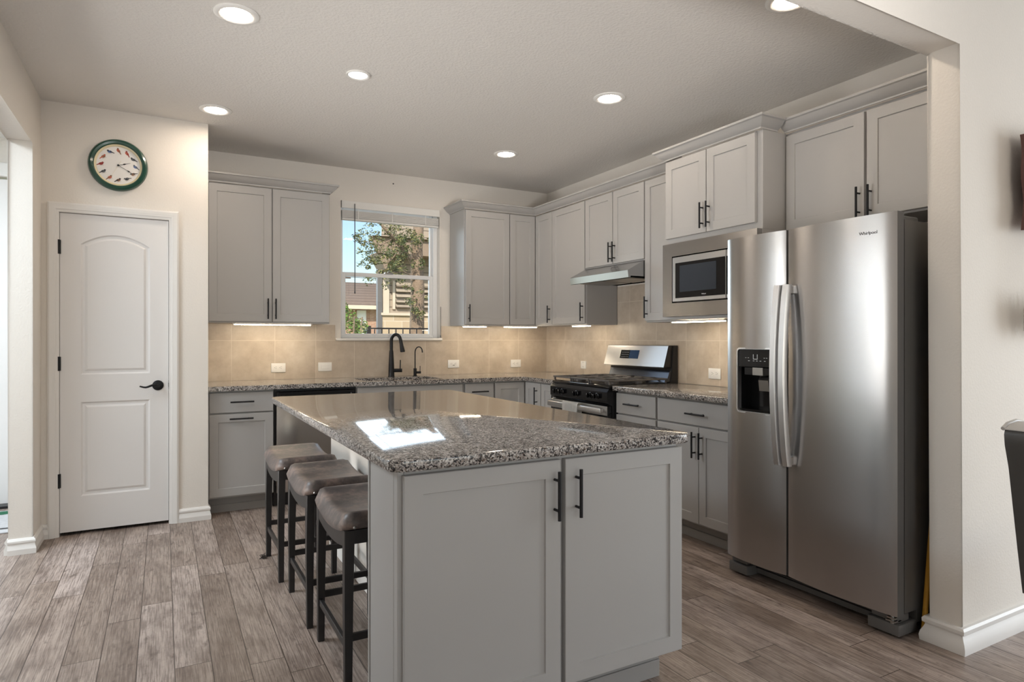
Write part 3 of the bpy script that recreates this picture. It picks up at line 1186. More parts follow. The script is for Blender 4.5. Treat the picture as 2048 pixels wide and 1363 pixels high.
cab = thing('wall_cabinet', 'narrow grey wall cabinet between the range hood and the microwave', 'cabinet', (-.165, -2.14, ZB), G1)
carcass(RIGHT, cab, -2.358, -1.922, .010, UD, ZB, ZT)
door(RIGHT, cab, -2.352, -1.927, DB, DT, UF, [(-1.956, 1.482, True)])

MU0, MU1, MD = -3.130, -2.362, .528
cab = thing('wall_cabinet', 'deep grey two-door cabinet housing the microwave beside the refrigerator', 'cabinet', (-.265, -2.745, ZB), G1)
b = MB(RIGHT)
b.box(MU0, MU1, .010, MD, 1.868, ZT, .0012)
b.box(MU0, MU0 + .019, .010, MD, 1.400, 1.868)
b.box(MU1 - .019, MU1, .010, MD, 1.400, 1.868)
b.box(MU0, MU1, .010, MD, ZB + .006, 1.400, .0012)
b.box(MU0 + .019, MU1 - .019, .010, .020, 1.400, 1.868)
b.build('body', 'cab', cab, smooth=25)
door(RIGHT, cab, -2.722, -2.366, 1.908, DT, MD + .0015, [(-2.700, 2.010, True)])
door(RIGHT, cab, -3.092, -2.728, 1.908, DT, MD + .0015, [(-2.752, 2.010, True)])

cab = thing('wall_cabinet', 'grey two-door cabinet mounted above the refrigerator', 'cabinet', (-.165, -3.595, 1.86), G1)
carcass(RIGHT, cab, -4.084, -3.134, .004, UD, 1.855, ZT)
door(RIGHT, cab, -3.603, -3.142, 1.866, 2.404, UF, [(-3.580, 1.944, True)])
door(RIGHT, cab, -4.070, -3.617, 1.866, 2.404, UF, [(-3.641, 1.944, True)])

# crown mouldings
CR = [(.000, 2.424), (.004, 2.424), (.006, 2.432), (.020, 2.440), (.038, 2.456), (.050, 2.472), (.060, 2.476), (.060, 2.488), (.0, 2.488)]
W0 = UF + .018


def crown(path, label, prof=CR):
    b = MB(); b.sweep(path, prof)
    tag(b.build('crown_molding', 'cab', smooth=30), label, 'molding', 'grey crown moldings')


crown([(-3.190, -W0), (-2.283, -W0), (-2.283, -.002)][::-1][::-1], 'grey crown molding on the cabinet left of the window')
crown([(-1.089, -.002), (-1.089, -W0), (-W0, -W0), (-W0, -2.300)], 'long grey crown molding turning the corner above the range hood')
crown([(-.400, -2.361), (-MD - .019, -2.361), (-MD - .019, -3.131), (-.412, -3.131)], 'grey crown molding stepping forward above the microwave cabinet')
crown([(-W0, -3.133), (-W0, -4.084)], 'grey crown molding above the refrigerator cabinet')

# base cabinets
BD, BF = .598, .600
BZ0, BZ1 = .115, .880


def base_body(b_map, root, u0, u1, w0=.010, toe_u=None):
    b = MB(b_map)
    b.box(u0, u1, w0, BD, BZ0, BZ1, .0012)
    b.build('body', 'cab', root, smooth=25)
    b = MB(b_map)
    t0, t1 = toe_u or (u0, u1)
    b.box(t0, t1, w0, .530, 0, BZ0)
    b.box(t0, t1, .530, .538, 0, .055, .0015)
    b.build('toe_kick', 'cabin', root)


G2 = 'grey base cabinets'
cab = thing('base_cabinet', 'grey base cabinet with drawer above pull-out front beside the pantry wall', 'cabinet', (-2.97, -.30, 0), G2)
base_body(BACK, cab, -3.190, -2.752)
door(BACK, cab, -3.182, -2.757, .724, .866, BF, [(-2.970, .800, False)], 'drawer', slab=True)
door(BACK, cab, -3.182, -2.757, .128, .713, BF, [(-2.975, .680, False)], 'pullout_front')

cab = thing('base_cabinet', 'grey sink cabinet under the kitchen window', 'cabinet', (-1.68, -.30, 0), G2)
b = MB(BACK)
b.box(-2.140, -2.122, .010, BD, BZ0, BZ1)
b.box(-1.238, -1.220, .010, BD, BZ0, BZ1)
b.box(-2.122, -1.238, .010, BD, BZ0, .134)
b.box(-2.122, -1.238, .580, BD, .134, BZ1)
b.build('body', 'cab', cab)
b = MB(BACK); b.box(-2.140, -1.220, .010, .530, 0, BZ0)
b.build('toe_kick', 'cabin', cab)
door(BACK, cab, -2.134, -1.232, .724, .866, BF, [], 'false_front', slab=True)
door(BACK, cab, -2.134, -1.686, .128, .713, BF, [(-1.712, .600, True)])
door(BACK, cab, -1.680, -1.232, .128, .713, BF, [(-1.654, .600, True)])

cab = thing('base_cabinet', 'grey drawer base cabinet right of the sink', 'cabinet', (-1.07, -.30, 0), G2)
base_body(BACK, cab, -1.218, -.926)
door(BACK, cab, -1.206, -.936, .724, .866, BF, [(-1.077, .797, False)], 'drawer', slab=True)
door(BACK, cab, -1.206, -.936, .128, .713, BF, [(-1.177, .600, True)])

cab = thing('base_cabinet', 'grey corner base cabinet with folding doors', 'cabinet', (-.46, -.46, 0), G2)
b = MB()
b.prism([(-.012, -.012), (-.924, -.012), (-.924, -BD), (-BD, -BD), (-BD, -.890), (-.012, -.890)], BZ0, BZ1, 'v')
b.build('body', 'cab', cab, smooth=25)
b = MB()
b.prism([(-.012, -.012), (-.924, -.012), (-.924, -.53), (-.53, -.53), (-.53, -.890), (-.012, -.890)], 0, BZ0, 'v')
b.build('toe_kick', 'cabin', cab)
door(BACK, cab, -.918, -.626, .128, .866, BF)
door(RIGHT, cab, -.885, -.626, .128, .866, BF, [(-.832, .752, True)])

cab = thing('base_cabinet', 'narrow grey base cabinet left of the range', 'cabinet', (-.30, -1.02, 0), G2)
base_body(RIGHT, cab, -1.150, -.892)
door(RIGHT, cab, -1.146, -.896, .128, .866, BF, [(-1.118, .752, True)])

cab = thing('base_cabinet', 'grey base cabinet right of the range with one narrow drawer', 'cabinet', (-.30, -2.14, 0), G2)
base_body(RIGHT, cab, -2.356, -1.926)
door(RIGHT, cab, -2.348, -1.934, .724, .866, BF, [(-2.127, .796, False)], 'drawer', slab=True)
door(RIGHT, cab, -2.348, -1.934, .128, .713, BF, [(-1.962, .606, True)])

cab = thing('base_cabinet', 'wide grey drawer and two-door base cabinet next to the refrigerator', 'cabinet', (-.30, -2.74, 0), G2)
base_body(RIGHT, cab, -3.122, -2.358)
door(RIGHT, cab, -3.112, -2.366, .724, .866, BF, [(-2.727, .793, False)], 'drawer', slab=True)
door(RIGHT, cab, -2.732, -2.366, .128, .713, BF, [(-2.705, .606, True)])
door(RIGHT, cab, -3.112, -2.736, .128, .713, BF, [(-2.763, .606, True)])

# ------------------------------------------------------------------ worktops
CF = .650
CZ0, CZ1 = .881, .914
SX0, SX1, SY0, SY1 = -2.050, -1.385, -.560, -.175


def slab(b, polys_outer, z0, z1):
    pass


b = MB()
# L-shaped slab with a sink cut-out: strips around the hole
b.box(XP + .002, SX0, -CF, -.0085, CZ0, CZ1)
b.box(SX0, SX1, -CF, SY0, CZ0, CZ1)
b.box(SX0, SX1, SY1, -.0085, CZ0, CZ1)
b.prism([(SX1, -.0085), (SX1, -CF), (-CF - .014, -CF), (-CF, -CF - .014), (-CF, -1.152), (-.0085, -1.152), (-.0085, -.0085)], CZ0, CZ1, 'v')
bmesh.ops.remove_doubles(b.bm, verts=b.bm.verts[:], dist=1e-5)
tag(b.build('countertop', 'granite', origin=(-2, -.3, CZ0)), 'L-shaped speckled granite worktop around the sink and corner', 'countertop', 'granite worktops')
b = MB(); b.box(-CF, -.0085, -3.128, -1.926, CZ0, CZ1, .004, seg=2)
tag(b.build('countertop', 'granite', origin=(-.3, -2.5, CZ0)), 'short speckled granite worktop between the range and the refrigerator', 'countertop', 'granite worktops')

sk = thing('sink', 'undermount sink set in the granite worktop under the window', 'sink', (-1.72, -.37, .68))
b = MB()
x0, x1, y0, y1, zb = SX0 - .004, SX1 + .004, SY0 - .004, SY1 + .004, .69
A = [b.V((x, y, CZ0 - .001)) for x, y in ((x0 - .02, y0 - .015), (x1 + .02, y0 - .015), (x1 + .02, y1 + .02), (x0 - .02, y1 + .02))]
B = [b.V((x, y, CZ0 - .001)) for x, y in ((x0, y0), (x1, y0), (x1, y1), (x0, y1))]
Cc = [b.V((x, y, zb)) for x, y in ((x0 + .02, y0 + .02), (x1 - .02, y0 + .02), (x1 - .02, y1 - .02), (x0 + .02, y1 - .02))]
for P_, Q_ in ((A, B), (B, Cc)):
    for k in range(4):
        b.F([P_[k], P_[(k + 1) % 4], Q_[(k + 1) % 4], Q_[k]])
b.F(Cc)
b.build('basin', 'steelx', sk)
b = MB(); b.lathe([(.045, 0), (.045, .004), (.030, .005), (.028, .001), (0, .001)], (-1.72, -.37, zb + .001), seg=20)
b.build('drain', 'chrome', sk)


def faucet():
    t = thing('faucet', 'tall matte black gooseneck kitchen faucet behind the sink', 'faucet', (-1.690, -.100, CZ1))
    x, y, z = -1.690, -.100, CZ1
    b = MB()
    b.lathe([(.030, 0), (.030, .004), (.027, .010), (.0245, .10), (.0185, .22), (.016, .235)], (x, y, z), seg=20)
    b.build('body', 'black', t)
    b = MB()
    pts = [(x, y, z + .225), (x, y, z + .29)]
    R = .048
    dirx, diry = .62, -.785
    for k in range(11):
        a = PI - PI * .93 * k / 10
        q = R + R * math.cos(a)
        pts.append((x + dirx * q, y + diry * q, z + .300 + R * 1.15 * math.sin(a) + .02))
    b.tube(pts, .0145, 14)
    b.build('spout', 'black', t)
    e = Vector(pts[-1])
    b = MB()
    b.tube([e, e + Vector((.005, -.006, -.035)), e + Vector((.014, -.018, -.105)), e + Vector((.0145, -.0185, -.112))], [.0150, .0155, .0215, .018], 16)
    b.build('spray_head', 'black', t)
    b = MB()
    b.tube([(x + .012, y - .008, z + .057), (x + .086, y - .040, z + .057)], .0165, 14)
    b.tube([(x + .070, y - .033, z + .060), (x + .072, y - .034, z + .150)], .0048, 10)
    b.build('lever', 'black', t)


def filter_faucet():
    t = thing('filter_faucet', 'small thin black water filter tap right of the faucet', 'faucet', (-1.470, -.105, CZ1))
    x, y, z = -1.470, -.105, CZ1
    b = MB()
    b.lathe([(.022, 0), (.022, .004), (.0145, .006), (.0145, .070), (.010, .072)], (x, y, z), seg=16)
    b.build('body', 'black', t)
    b = MB()
    pts = [(x, y, z + .07), (x, y, z + .21)]
    for k in range(9):
        a = PI - PI * .82 * k / 8
        q = .036 + .036 * math.cos(a)
        pts.append((x + .75 * q, y - .66 * q, z + .215 + .050 * math.sin(a)))
    b.tube(pts, .0052, 10)
    e = Vector(pts[-1])
    b.tube([e, e + Vector((.003, -.003, -.028))], .0055, 10)
    b.build('spout', 'black', t)
    b = MB()
    b.tube([(x + .010, y - .006, z + .034), (x + .048, y - .022, z + .034)], .0105, 12)
    b.tube([(x + .040, y - .018, z + .036), (x + .041, y - .018, z + .092)], .0035, 8)
    b.build('lever', 'black', t)


faucet()
filter_faucet()

# ------------------------------------------------------------------ dishwasher
dw = thing('dishwasher', 'stainless dishwasher with black top strip in the back run', 'dishwasher', (-2.446, -.30, 0))
b = MB(BACK); b.box(-2.748, -2.144, .012, .585, .10, .874)
b.build('body', 'blackplastic', dw)
b = MB(BACK); b.box(-2.746, -2.146, .012, .540, .0, .099)
b.build('toe_kick', 'blackplastic', dw)
b = MB(BACK); b.box(-2.735, -2.152, .588, .628, .112, .775, .004, seg=2)
b.build('door', 'steelx', dw)
b = MB(BACK)
b.box(-2.735, -2.152, .588, .626, .779, .862, .004)
b.box(-2.715, -2.172, .626, .634, .835, .858, .003)
b.box(-2.715, -2.700, .626, .634, .785, .840, .003)
b.box(-2.187, -2.172, .626, .634, .785, .840, .003)
cp = b.build('control_panel', 'blackgloss', dw)
b = MB(BACK)
for k in range(6):
    b.box(-2.40 + .035 * k, -2.385 + .035 * k, .6262, .6268, .812, .815)
b.build('button_marks', 'logolight', cp)

# ------------------------------------------------------------------ wall outlets and switch
GO = 'white wall plates on the tiles'


def wall_plate(b_map, u, v, label, kind, w=.0085, pw=.115, ph=.075):
    name = 'light_switch' if kind == 'switch' else 'wall_outlet'
    base = b_map(u, w, v)
    t = thing(name, label, 'switch' if kind == 'switch' else 'outlet', base, GO)
    b = MB(b_map); b.box(u - pw / 2, u + pw / 2, w, w + .006, v - ph / 2, v + ph / 2, .0025, seg=2)
    b.build('plate', 'white', t)
    b = MB(b_map)
    if kind == 'switch':
        b.box(u - .033, u + .033, w + .006, w + .0085, v - .0165, v + .0165, .0015)
        b.build('rocker', 'white', t)
    elif kind == 'square':
        for dv in (-.020, .020):
            b.lathe([(0, .006), (.0165, .006), (.0165, .0078), (0, .0078)], (u, w, v + dv), axis='w', seg=20)
            for du in (-.006, .006):
                b.box(u + du - .001, u + du + .001, w + .0070, w + .0081, v + dv - .002, v + dv + .007, m=1)
        b.build('socket', ['white', 'slot'], t)
    else:
        if kind == 'gfci':
            b.box(u - .033, u + .033, w + .006, w + .0078, v - .0165, v + .0165, .001)
            b.box(u - .010, u + .010, w + .0070, w + .0081, v - .0155, v - .0105, m=1)
        for du in (-.020, .020):
            if kind != 'gfci':
                b.lathe([(0, .006), (.0165, .006), (.0165, .0078), (0, .0078)], (u + du, w, v), axis='w', seg=20)
            for dv in (-.006, .006):
                b.box(u + du - .003, u + du + .005, w + .0070, w + .0081, v + dv - .001, v + dv + .001, m=1)
            b.box(u + du - .011, u + du - .007, w + .0070, w + .0081, v - .002, v + .002, m=1)
        b.build('socket', ['white', 'slot'], t)


wall_plate(BACK, -2.630, 1.012, 'white double outlet on the tiles below the left wall cabinet', 'duplex')
wall_plate(BACK, -2.250, 1.012, 'white rocker light switch on the tiles left of the window', 'switch')
wall_plate(BACK, -1.052, 1.014, 'white outlet with test buttons on the tiles right of the small tap', 'gfci')
wall_plate(BACK, -.377, 1.006, 'white double outlet on the back tiles next to the corner', 'duplex')
wall_plate(RIGHT, -.662, 1.008, 'upright white outlet on the tiles left of the range', 'square', pw=.085, ph=.072)
wall_plate(RIGHT, -2.282, 1.003, 'white double outlet on the tiles between range and refrigerator', 'duplex')

# ------------------------------------------------------------------ under-cabinet lights
GU = 'under-cabinet light bars'


def light_bar(b_map, u0, u1, w, label, z=ZB):
    t = thing('under_cabinet_light', label, 'light', b_map((u0 + u1) / 2, w, z - .013), GU)
    b = MB(b_map); b.box(u0 - .012, u1 + .012, w - .018, w + .018, z - .008, z - .0003, .001)
    b.build('housing', 'white', t)
    b = MB(b_map); b.box(u0, u1, w - .014, w + .014, z - .0135, z - .0082, .002)
    b.build('diffuser', 'strip', t)


light_bar(BACK, -2.99, -2.42, .262, 'glowing light bar under the cabinet left of the window')
light_bar(BACK, -1.060, -.830, .255, 'short glowing light bar under the cabinet right of the window')
light_bar(BACK, -.640, -.290, .262, 'glowing light bar under the corner wall cabinet')
light_bar(RIGHT, -1.120, -.880, .272, 'glowing light bar under the cabinet left of the range hood')
light_bar(RIGHT, -2.640, -2.170, .300, 'glowing light bar below the microwave', z=ZB + .0055)

# ------------------------------------------------------------------ range hood
hd = thing('range_hood', 'low stainless range hood over the gas range', 'range hood', (-.25, -1.543, 1.69))
y0, y1 = -1.920, -1.166
b = MB(RIGHT)
prof = [(.010, 1.832), (.352, 1.832), (.505, 1.752), (.498, 1.700), (.478, 1.700), (.478, 1.712), (.010, 1.712)]
A = [b.V((y0, p[0], p[1])) for p in prof]
B = [b.V((y1, p[0], p[1])) for p in prof]
for k in range(len(prof)):
    k2 = (k + 1) % len(prof)
    b.F([A[k], A[k2], B[k2], B[k]], 1 if k in (2, 3) else 0)
b.F(A)
b.F(B[::-1])
b.build('canopy', ['steelhood', 'steelbright'], hd, smooth=20)
b = MB(RIGHT)
for u0_, u1_ in ((-1.86, -1.56), (-1.53, -1.23)):
    b.box(u0_, u1_, .16, .44, 1.700, 1.7115, .003)
b.build('grease_filter', 'nickel', hd)
b = MB(RIGHT)
b.lathe([(0, -.010), (.03, -.008), (.034, 0), (0, 0)], (-1.86, .075, 1.7118), seg=16)
b.build('lamp_lens', 'hoodlamp', hd)
b = MB(RIGHT)
for k in range(5):
    q = .404 + .002 * math.sin(k * 2.1)
    b.lathe([(.0, .0), (.004, .0), (.004, .0012), (0, .0012)], (-1.60 - .018 * k, q, 1.832 - (q - .352) * .080 / .153 + .0002), seg=10)
b.build('control_buttons', 'blackplastic', hd)

# ------------------------------------------------------------------ gas range
rg = thing('gas_range', 'black and stainless gas range with raised back panel on the right wall', 'stove', (-.35, -1.543, 0))
RY0, RY1 = -1.918, -1.160
b = MB(RIGHT)
b.box(RY0, RY1, .020, .640, .03, .892, .002)
b.box(RY0 + .03, RY1 - .03, .05, .58, 0, .03)
b.build('body', 'blackplastic', rg)
b = MB(RIGHT)
b.box(RY0 - .001, RY1 + .001, .095, .672, .893, .916, .006, seg=2)
b.box(RY0 + .012, RY1 - .012, .115, .650, .916, .919, .001)
b.build('cooktop', 'blackgloss', rg)
b = MB(RIGHT)
b.prism([(.641, .778), (.672, .778), (.690, .800), (.690, .868), (.672, .8915), (.641, .8915)], RY0, RY1, 'u')
cpan = b.build('control_panel', 'blackgloss', rg, smooth=20)
for u in (-1.262, -1.338, -1.540, -1.722, -1.802):
    b = MB(RIGHT)
    b.lathe([(0, 0), (.0225, 0), (.0225, .006), (.0185, .008), (.0180, .022), (.0165, .026), (0, .026)], (u, .690, .834), axis='w', seg=24)
    b.box(u - .0055, u + .0055, .715, .730, .816, .852, .003)
    b.box(u - .0008, u + .0008, .7301, .7306, .840, .850, m=1)
    b.build('knob', ['blackgloss', 'logolight'], rg)
b = MB(RIGHT)
b.box(RY0 + .004, RY1 - .004, .642, .680, .235, .768, .004, seg=2)
od = b.build('oven_door', 'blackgloss', rg)
b = MB(RIGHT); b.box(RY0 + .006, RY1 - .006, .6805, .686, .700, .767, .002)
b.build('door_trim', 'steelbright', od)
b = MB(RIGHT)
b.box(RY0 + .025, RY1 - .025, .718, .738, .716, .756, .007, seg=3)
for u in (RY0 + .045, RY1 - .065):
    b.box(u, u + .020, .686, .720, .724, .748, .003)
b.build('handle', 'steelbright', od)
b = MB(RIGHT); b.box(RY0 + .10, RY1 - .10, .6803, .6815, .33, .62)
b.build('oven_window', 'mirror', od)
b = MB(RIGHT); b.box(RY0 + .004, RY1 - .004, .642, .672, .035, .225, .004)
b.build('warming_drawer', 'blackplastic', rg)
# back panel
b = MB(RIGHT)
b.prism([(.020, .895), (.094, .895), (.094, .925), (.075, 1.010), (.075, 1.030), (.075, 1.030), (.095, 1.196), (.020, 1.200)][0:4] + [(.075, 1.034), (.062, 1.200), (.020, 1.200)], RY0, RY1, 'u')
bk = b.build('backguard', 'blackplastic', rg, smooth=20)
b = MB(RIGHT)
b.prism([(.0765, 1.036), (.150, 1.030), (.152, 1.036), (.105, 1.196), (.098, 1.200), (.0635, 1.2005)], RY0 + .010, RY1 - .004, 'u')
gp = b.build('control_face', ['steelface', 'blackplastic'], bk, smooth=20)
for p_ in gp.data.polygons:
    if abs(p_.normal.y) > .9:
        p_.material_index = 1
b = MB(RIGHT)


def on_slope(v, out):
    s_ = (v - 1.036) / (1.196 - 1.036)
    return .152 + (.105 - .152) * s_ + out


for (u0_, u1_, m_) in ((-1.590, -1.475, 1), (-1.475, -1.360, 0)):
    pts = []
    for o_ in (.0004, .0016):
        pts.append([b.V((u, on_slope(v, o_), v)) for u, v in ((u0_, 1.092), (u1_, 1.092), (u1_, 1.160), (u0_, 1.160))])
    for k in range(4):
        b.F([pts[0][k], pts[0][(k + 1) % 4], pts[1][(k + 1) % 4], pts[1][k]], m_)
    b.F(pts[0][::-1], m_)
    b.F(pts[1], m_)
b.build('display', ['blackgloss', 'display'], gp)
b = MB(RIGHT)
for r_ in range(3):
    for k in range(5):
        u, v = -1.383 - .019 * k, 1.105 + .018 * r_
        w_ = on_slope(v, .0018)
        b.box(u - .004, u + .004, w_, w_ + .0003, v - .0015, v + .0015)
b.build('key_marks', 'logolight', gp)
b = MB(RIGHT)
b.prism([(.0955, .926), (.1300, .920), (.0965, 1.008), (.0765, 1.010)], RY0 + .004, RY1 - .030, 'u')
b.build('vent_deflector', 'darksteel', rg, smooth=20)
# burners and grates
for (u, w, r_) in ((-1.335, .250, .042), (-1.335, .520, .050), (-1.543, .385, .046), (-1.750, .250, .038), (-1.750, .520, .050)):
    b = MB(RIGHT)
    b.lathe([(0, 0), (r_, 0), (r_, .010), (r_ * .82, .013), (r_ * .82, .018), (0, .020)], (u, w, .919), seg=24)
    b.build('burner', 'grate', rg)
for (u0_, u1_) in ((-1.912, -1.668), (-1.660, -1.424), (-1.416, -1.168)):
    b = MB(RIGHT)
    z0_, z1_ = .940, .953
    b.box(u0_, u1_, .118, .130, z0_, z1_, .003)
    b.box(u0_, u1_, .658, .670, z0_, z1_, .003)
    b.box(u0_, u0_ + .012, .130, .658, z0_, z1_, .003)
    b.box(u1_ - .012, u1_, .130, .658, z0_, z1_, .003)
    um = (u0_ + u1_) / 2
    b.box(um - .005, um + .005, .130, .658, z0_ + .003, z1_ + .003, .002)
    for w_ in (.25, .385, .52):
        b.box(u0_ + .012, u1_ - .012, w_ - .005, w_ + .005, z0_ + .003, z1_ + .003, .002)
    for du in (u0_ + .002, u1_ - .014):
        for w_ in (.125, .655):
            b.box(du, du + .012, w_ - .006, w_ + .006, .9192, z0_)
    b.build('grate', 'grate', rg)

# towel on the oven handle
b = MB()
ty0, ty1 = -1.630, -1.415


def towel(s, t):
    y = ty0 + (ty1 - ty0) * s
    L = .50
    d = t * L
    front = .27
    rip = .004 * math.sin(s * 9 + 1.2) + .002 * math.sin(s * 23 + t * 4)
    if d < front:
        return (-.7465 - rip * .8 - .003 * (1 - d / front), y - .012 * (1 - d / front) * (s - .4), .761 - (front - d) * 1.0)
    if d < front + .05:
        a = (d - front) / .05 * PI
        return (-.728 - .0185 * math.cos(a), y, .761 + .010 * math.sin(a))
    q = d - front - .05
    return (-.7075 + rip * .3, y + .010 * q * 4, .761 - q)


b.grid(towel, 14, 44)
bmesh.ops.solidify(b.bm, geom=b.bm.faces[:], thickness=.004)
tag(b.build('dish_towel', 'towel', smooth=60), 'white dish towel draped over the oven door handle', 'towel')

# ------------------------------------------------------------------ microwave
mw = thing('microwave', 'stainless built-in microwave with dark window in the cabinet beside the refrigerator', 'microwave', (-.30, -2.745, 1.40))
b = MB(RIGHT); b.box(-3.105, -2.390, .05, .525, 1.402, 1.866)
b.build('body', 'blackplastic', mw)
b = MB(RIGHT)
u0_, u1_, v0_, v1_ = -3.126, -2.363, 1.396, 1.868
iu0, iu1, iv0, iv1 = -3.030, -2.449, 1.482, 1.783
for q in ((u0_, iu0, v0_, v1_), (iu1, u1_, v0_, v1_), (iu0, iu1, v0_, iv0), (iu0, iu1, iv1, v1_)):
    b.box(q[0], q[1], .530, .570, q[2], q[3])
bmesh.ops.remove_doubles(b.bm, verts=b.bm.verts[:], dist=1e-5)
b.build('trim_kit', 'steel', mw)
b = MB(RIGHT); b.box(iu0 + .0015, iu1 - .0015, .530, .545, iv0 + .0015, iv1 - .0015)
b.build('inner_frame', 'blackgloss', mw)
b = MB(RIGHT); b.box(-2.905, -2.457, .546, .574, 1.489, 1.776, .003)
md = b.build('door', 'steelbright', mw)
b = MB(RIGHT); b.box(-2.902, -2.487, .5745, .577, 1.512, 1.737, .001)
b.build('door_glass', 'blackgloss', md)
b = MB(RIGHT); b.box(-2.834, -2.528, .5772, .5778, 1.550, 1.717)
b.build('viewing_window', 'mirror', md)
b = MB(RIGHT)
b.box(-3.024, -2.909, .546, .574, 1.489, 1.776, .003)
mc = b.build('control_panel', 'steelbright', mw)
b = MB(RIGHT); b.box(-3.018, -2.912, .5745, .577, 1.512, 1.737, .001)
b.build('keypad', 'blackgloss', mc)
text_part('logo', 'Whirlpool', .0085, 'logolight', md, lambda x, y, z: (-.5776 - z, -2.734 - x, 1.527 + y))

# ------------------------------------------------------------------ refrigerator
fr = thing('refrigerator', 'stainless side-by-side refrigerator with ice and water dispenser', 'refrigerator', (-.42, -3.585, 0))
RFY0, RFY1, RFM = -4.032, -3.128, -3.500
b = MB(RIGHT)
ca, cb = RFY0 + .004, RFY1 - .004
b.box(ca, cb, .030, .652, .045, 1.752)
b.box(ca, cb, .652, .700, .100, 1.752)
b.box(ca, -3.450, .700, .742, .100, 1.752)
b.box(-3.198, cb, .700, .742, .100, 1.752)
b.box(-3.450, -3.198, .700, .742, .100, .862)
b.box(-3.450, -3.198, .700, .742, 1.212, 1.752)
bmesh.ops.remove_doubles(b.bm, verts=b.bm.verts[:], dist=1e-5)
b.build('cabinet', 'fridgeside', fr)


def bulge(u, a, c):
    s_ = (u - a) / (c - a)
    return .020 * (1 - (2 * s_ - 1) ** 2) ** .8 if 0 < s_ < 1 else 0.0


def fridge_door(name, u0_, u1_, hole=None, m='steel'):
    """curved door skin; hole=(ua, ub, va, vb) leaves room for the dispenser"""
    b = MB(RIGHT)
    v0_, v1_ = .098, 1.782
    us = sorted(set([u0_ + (u1_ - u0_) * k / 20 for k in range(21)] + ([hole[0], hole[1]] if hole else [])))
    vs = [v0_, v1_] if not hole else [v0_, hole[2], hole[3], v1_]
    wb = .754

    def w(u):
        return .800 + bulge(u, u0_, u1_)
    Fv = [[b.V((u, w(u), v)) for v in vs] for u in us]
    Bv = [[b.V((u, wb, v)) for v in vs] for u in us]
    for i in range(len(us) - 1):
        for j in range(len(vs) - 1):
            if hole and hole[0] - 1e-6 <= us[i] and us[i + 1] <= hole[1] + 1e-6 and j == 1:
                if abs(us[i] - hole[0]) < 1e-6:
                    b.F([Fv[i][1], Fv[i][2], Bv[i][2], Bv[i][1]])
                if abs(us[i + 1] - hole[1]) < 1e-6:
                    b.F([Fv[i + 1][1], Bv[i + 1][1], Bv[i + 1][2], Fv[i + 1][2]])
                for jj in (1, 2):
                    b.F([Fv[i][jj], Fv[i + 1][jj], Bv[i + 1][jj], Bv[i][jj]])
                continue
            b.F([Fv[i][j], Fv[i + 1][j], Fv[i + 1][j + 1], Fv[i][j + 1]])
            b.F([Bv[i][j], Bv[i][j + 1], Bv[i + 1][j + 1], Bv[i + 1][j]])
        b.F([Fv[i][0], Bv[i][0], Bv[i + 1][0], Fv[i + 1][0]], 1)
        b.F([Fv[i][-1], Fv[i + 1][-1], Bv[i + 1][-1], Bv[i][-1]], 1)
    for i in (0, -1):
        for j in range(len(vs) - 1):
            b.F([Fv[i][j], Bv[i][j], Bv[i][j + 1], Fv[i][j + 1]], 1)
    return b.build(name, [m, 'grille'], fr, smooth=25)


HU0, HU1, HV0, HV1 = -3.440, -3.208, .874, 1.200
fd = fridge_door('freezer_door', RFM + .005, RFY1, (HU0, HU1, HV0, HV1))
rd = fridge_door('refrigerator_door', RFY0, RFM - .007)
b = MB(RIGHT)
for q in ((RFY0 + .015, -3.450, .100, 1.745), (-3.198, RFY1 - .015, .100, 1.745), (-3.450, -3.198, .100, .862), (-3.450, -3.198, 1.212, 1.745)):
    b.box(q[0], q[1], .7425, .7535, q[2], q[3])
bmesh.ops.remove_doubles(b.bm, verts=b.bm.verts[:], dist=1e-5)
b.build('gap_shade_gasket', 'darkvoid', fr)  # dark layer added to give the gap between the doors its shade


def dw_(u):
    return .800 + bulge(u, RFM + .003, RFY1)


# dispenser
ds = None
b = MB(RIGHT)
wf = dw_((HU0 + HU1) / 2) + .002
wl = min(dw_(HU0), dw_(HU1))
rim = .006


def rrect(u0_, u1_, v0_, v1_, r_, n=5):
    pts = []
    for cx, cz, a0 in ((u1_ - r_, v0_ + r_, -PI / 2), (u1_ - r_, v1_ - r_, 0), (u0_ + r_, v1_ - r_, PI / 2), (u0_ + r_, v0_ + r_, PI)):
        for k in range(n + 1):
            a = a0 + PI / 2 * k / n
            pts.append((cx + r_ * math.cos(a), cz + r_ * math.sin(a)))
    return pts


O_ = [b.V((p[0], dw_(p[0]) + .003, p[1])) for p in rrect(HU0 - .006, HU1 + .006, HV0 - .006, HV1 + .006, .022)]
I_ = [b.V((p[0], dw_(p[0]) + .003, p[1])) for p in rrect(HU0 + .002, HU1 - .002, HV0 + .002, HV1 - .002, .016)]
I2 = [b.V((p[0], .790, p[1])) for p in rrect(HU0 + .002, HU1 - .002, HV0 + .002, HV1 - .002, .016)]
O2 = [b.V((p[0], dw_(p[0]) - .001, p[1])) for p in rrect(HU0 - .006, HU1 + .006, HV0 - .006, HV1 + .006, .022)]
n_ = len(O_)
for k in range(n_):
    k2 = (k + 1) % n_
    b.F([O_[k], O_[k2], I_[k2], I_[k]])
    b.F([I_[k], I_[k2], I2[k2], I2[k]])
    b.F([O2[k], O2[k2], O_[k2], O_[k]])
ds = b.build('dispenser', 'steelh', fd, smooth=30)
ds_label = None
b = MB(RIGHT)
VM = 1.106
b.box(HU0 + .001, HU1 - .001, .716, .720, HV0 + .001, HV1 - .001)          # back
b.box(HU0 + .001, HU0 + .004, .720, .790, HV0 + .001, VM)
b.box(HU1 - .004, HU1 - .001, .720, .790, HV0 + .001, VM)
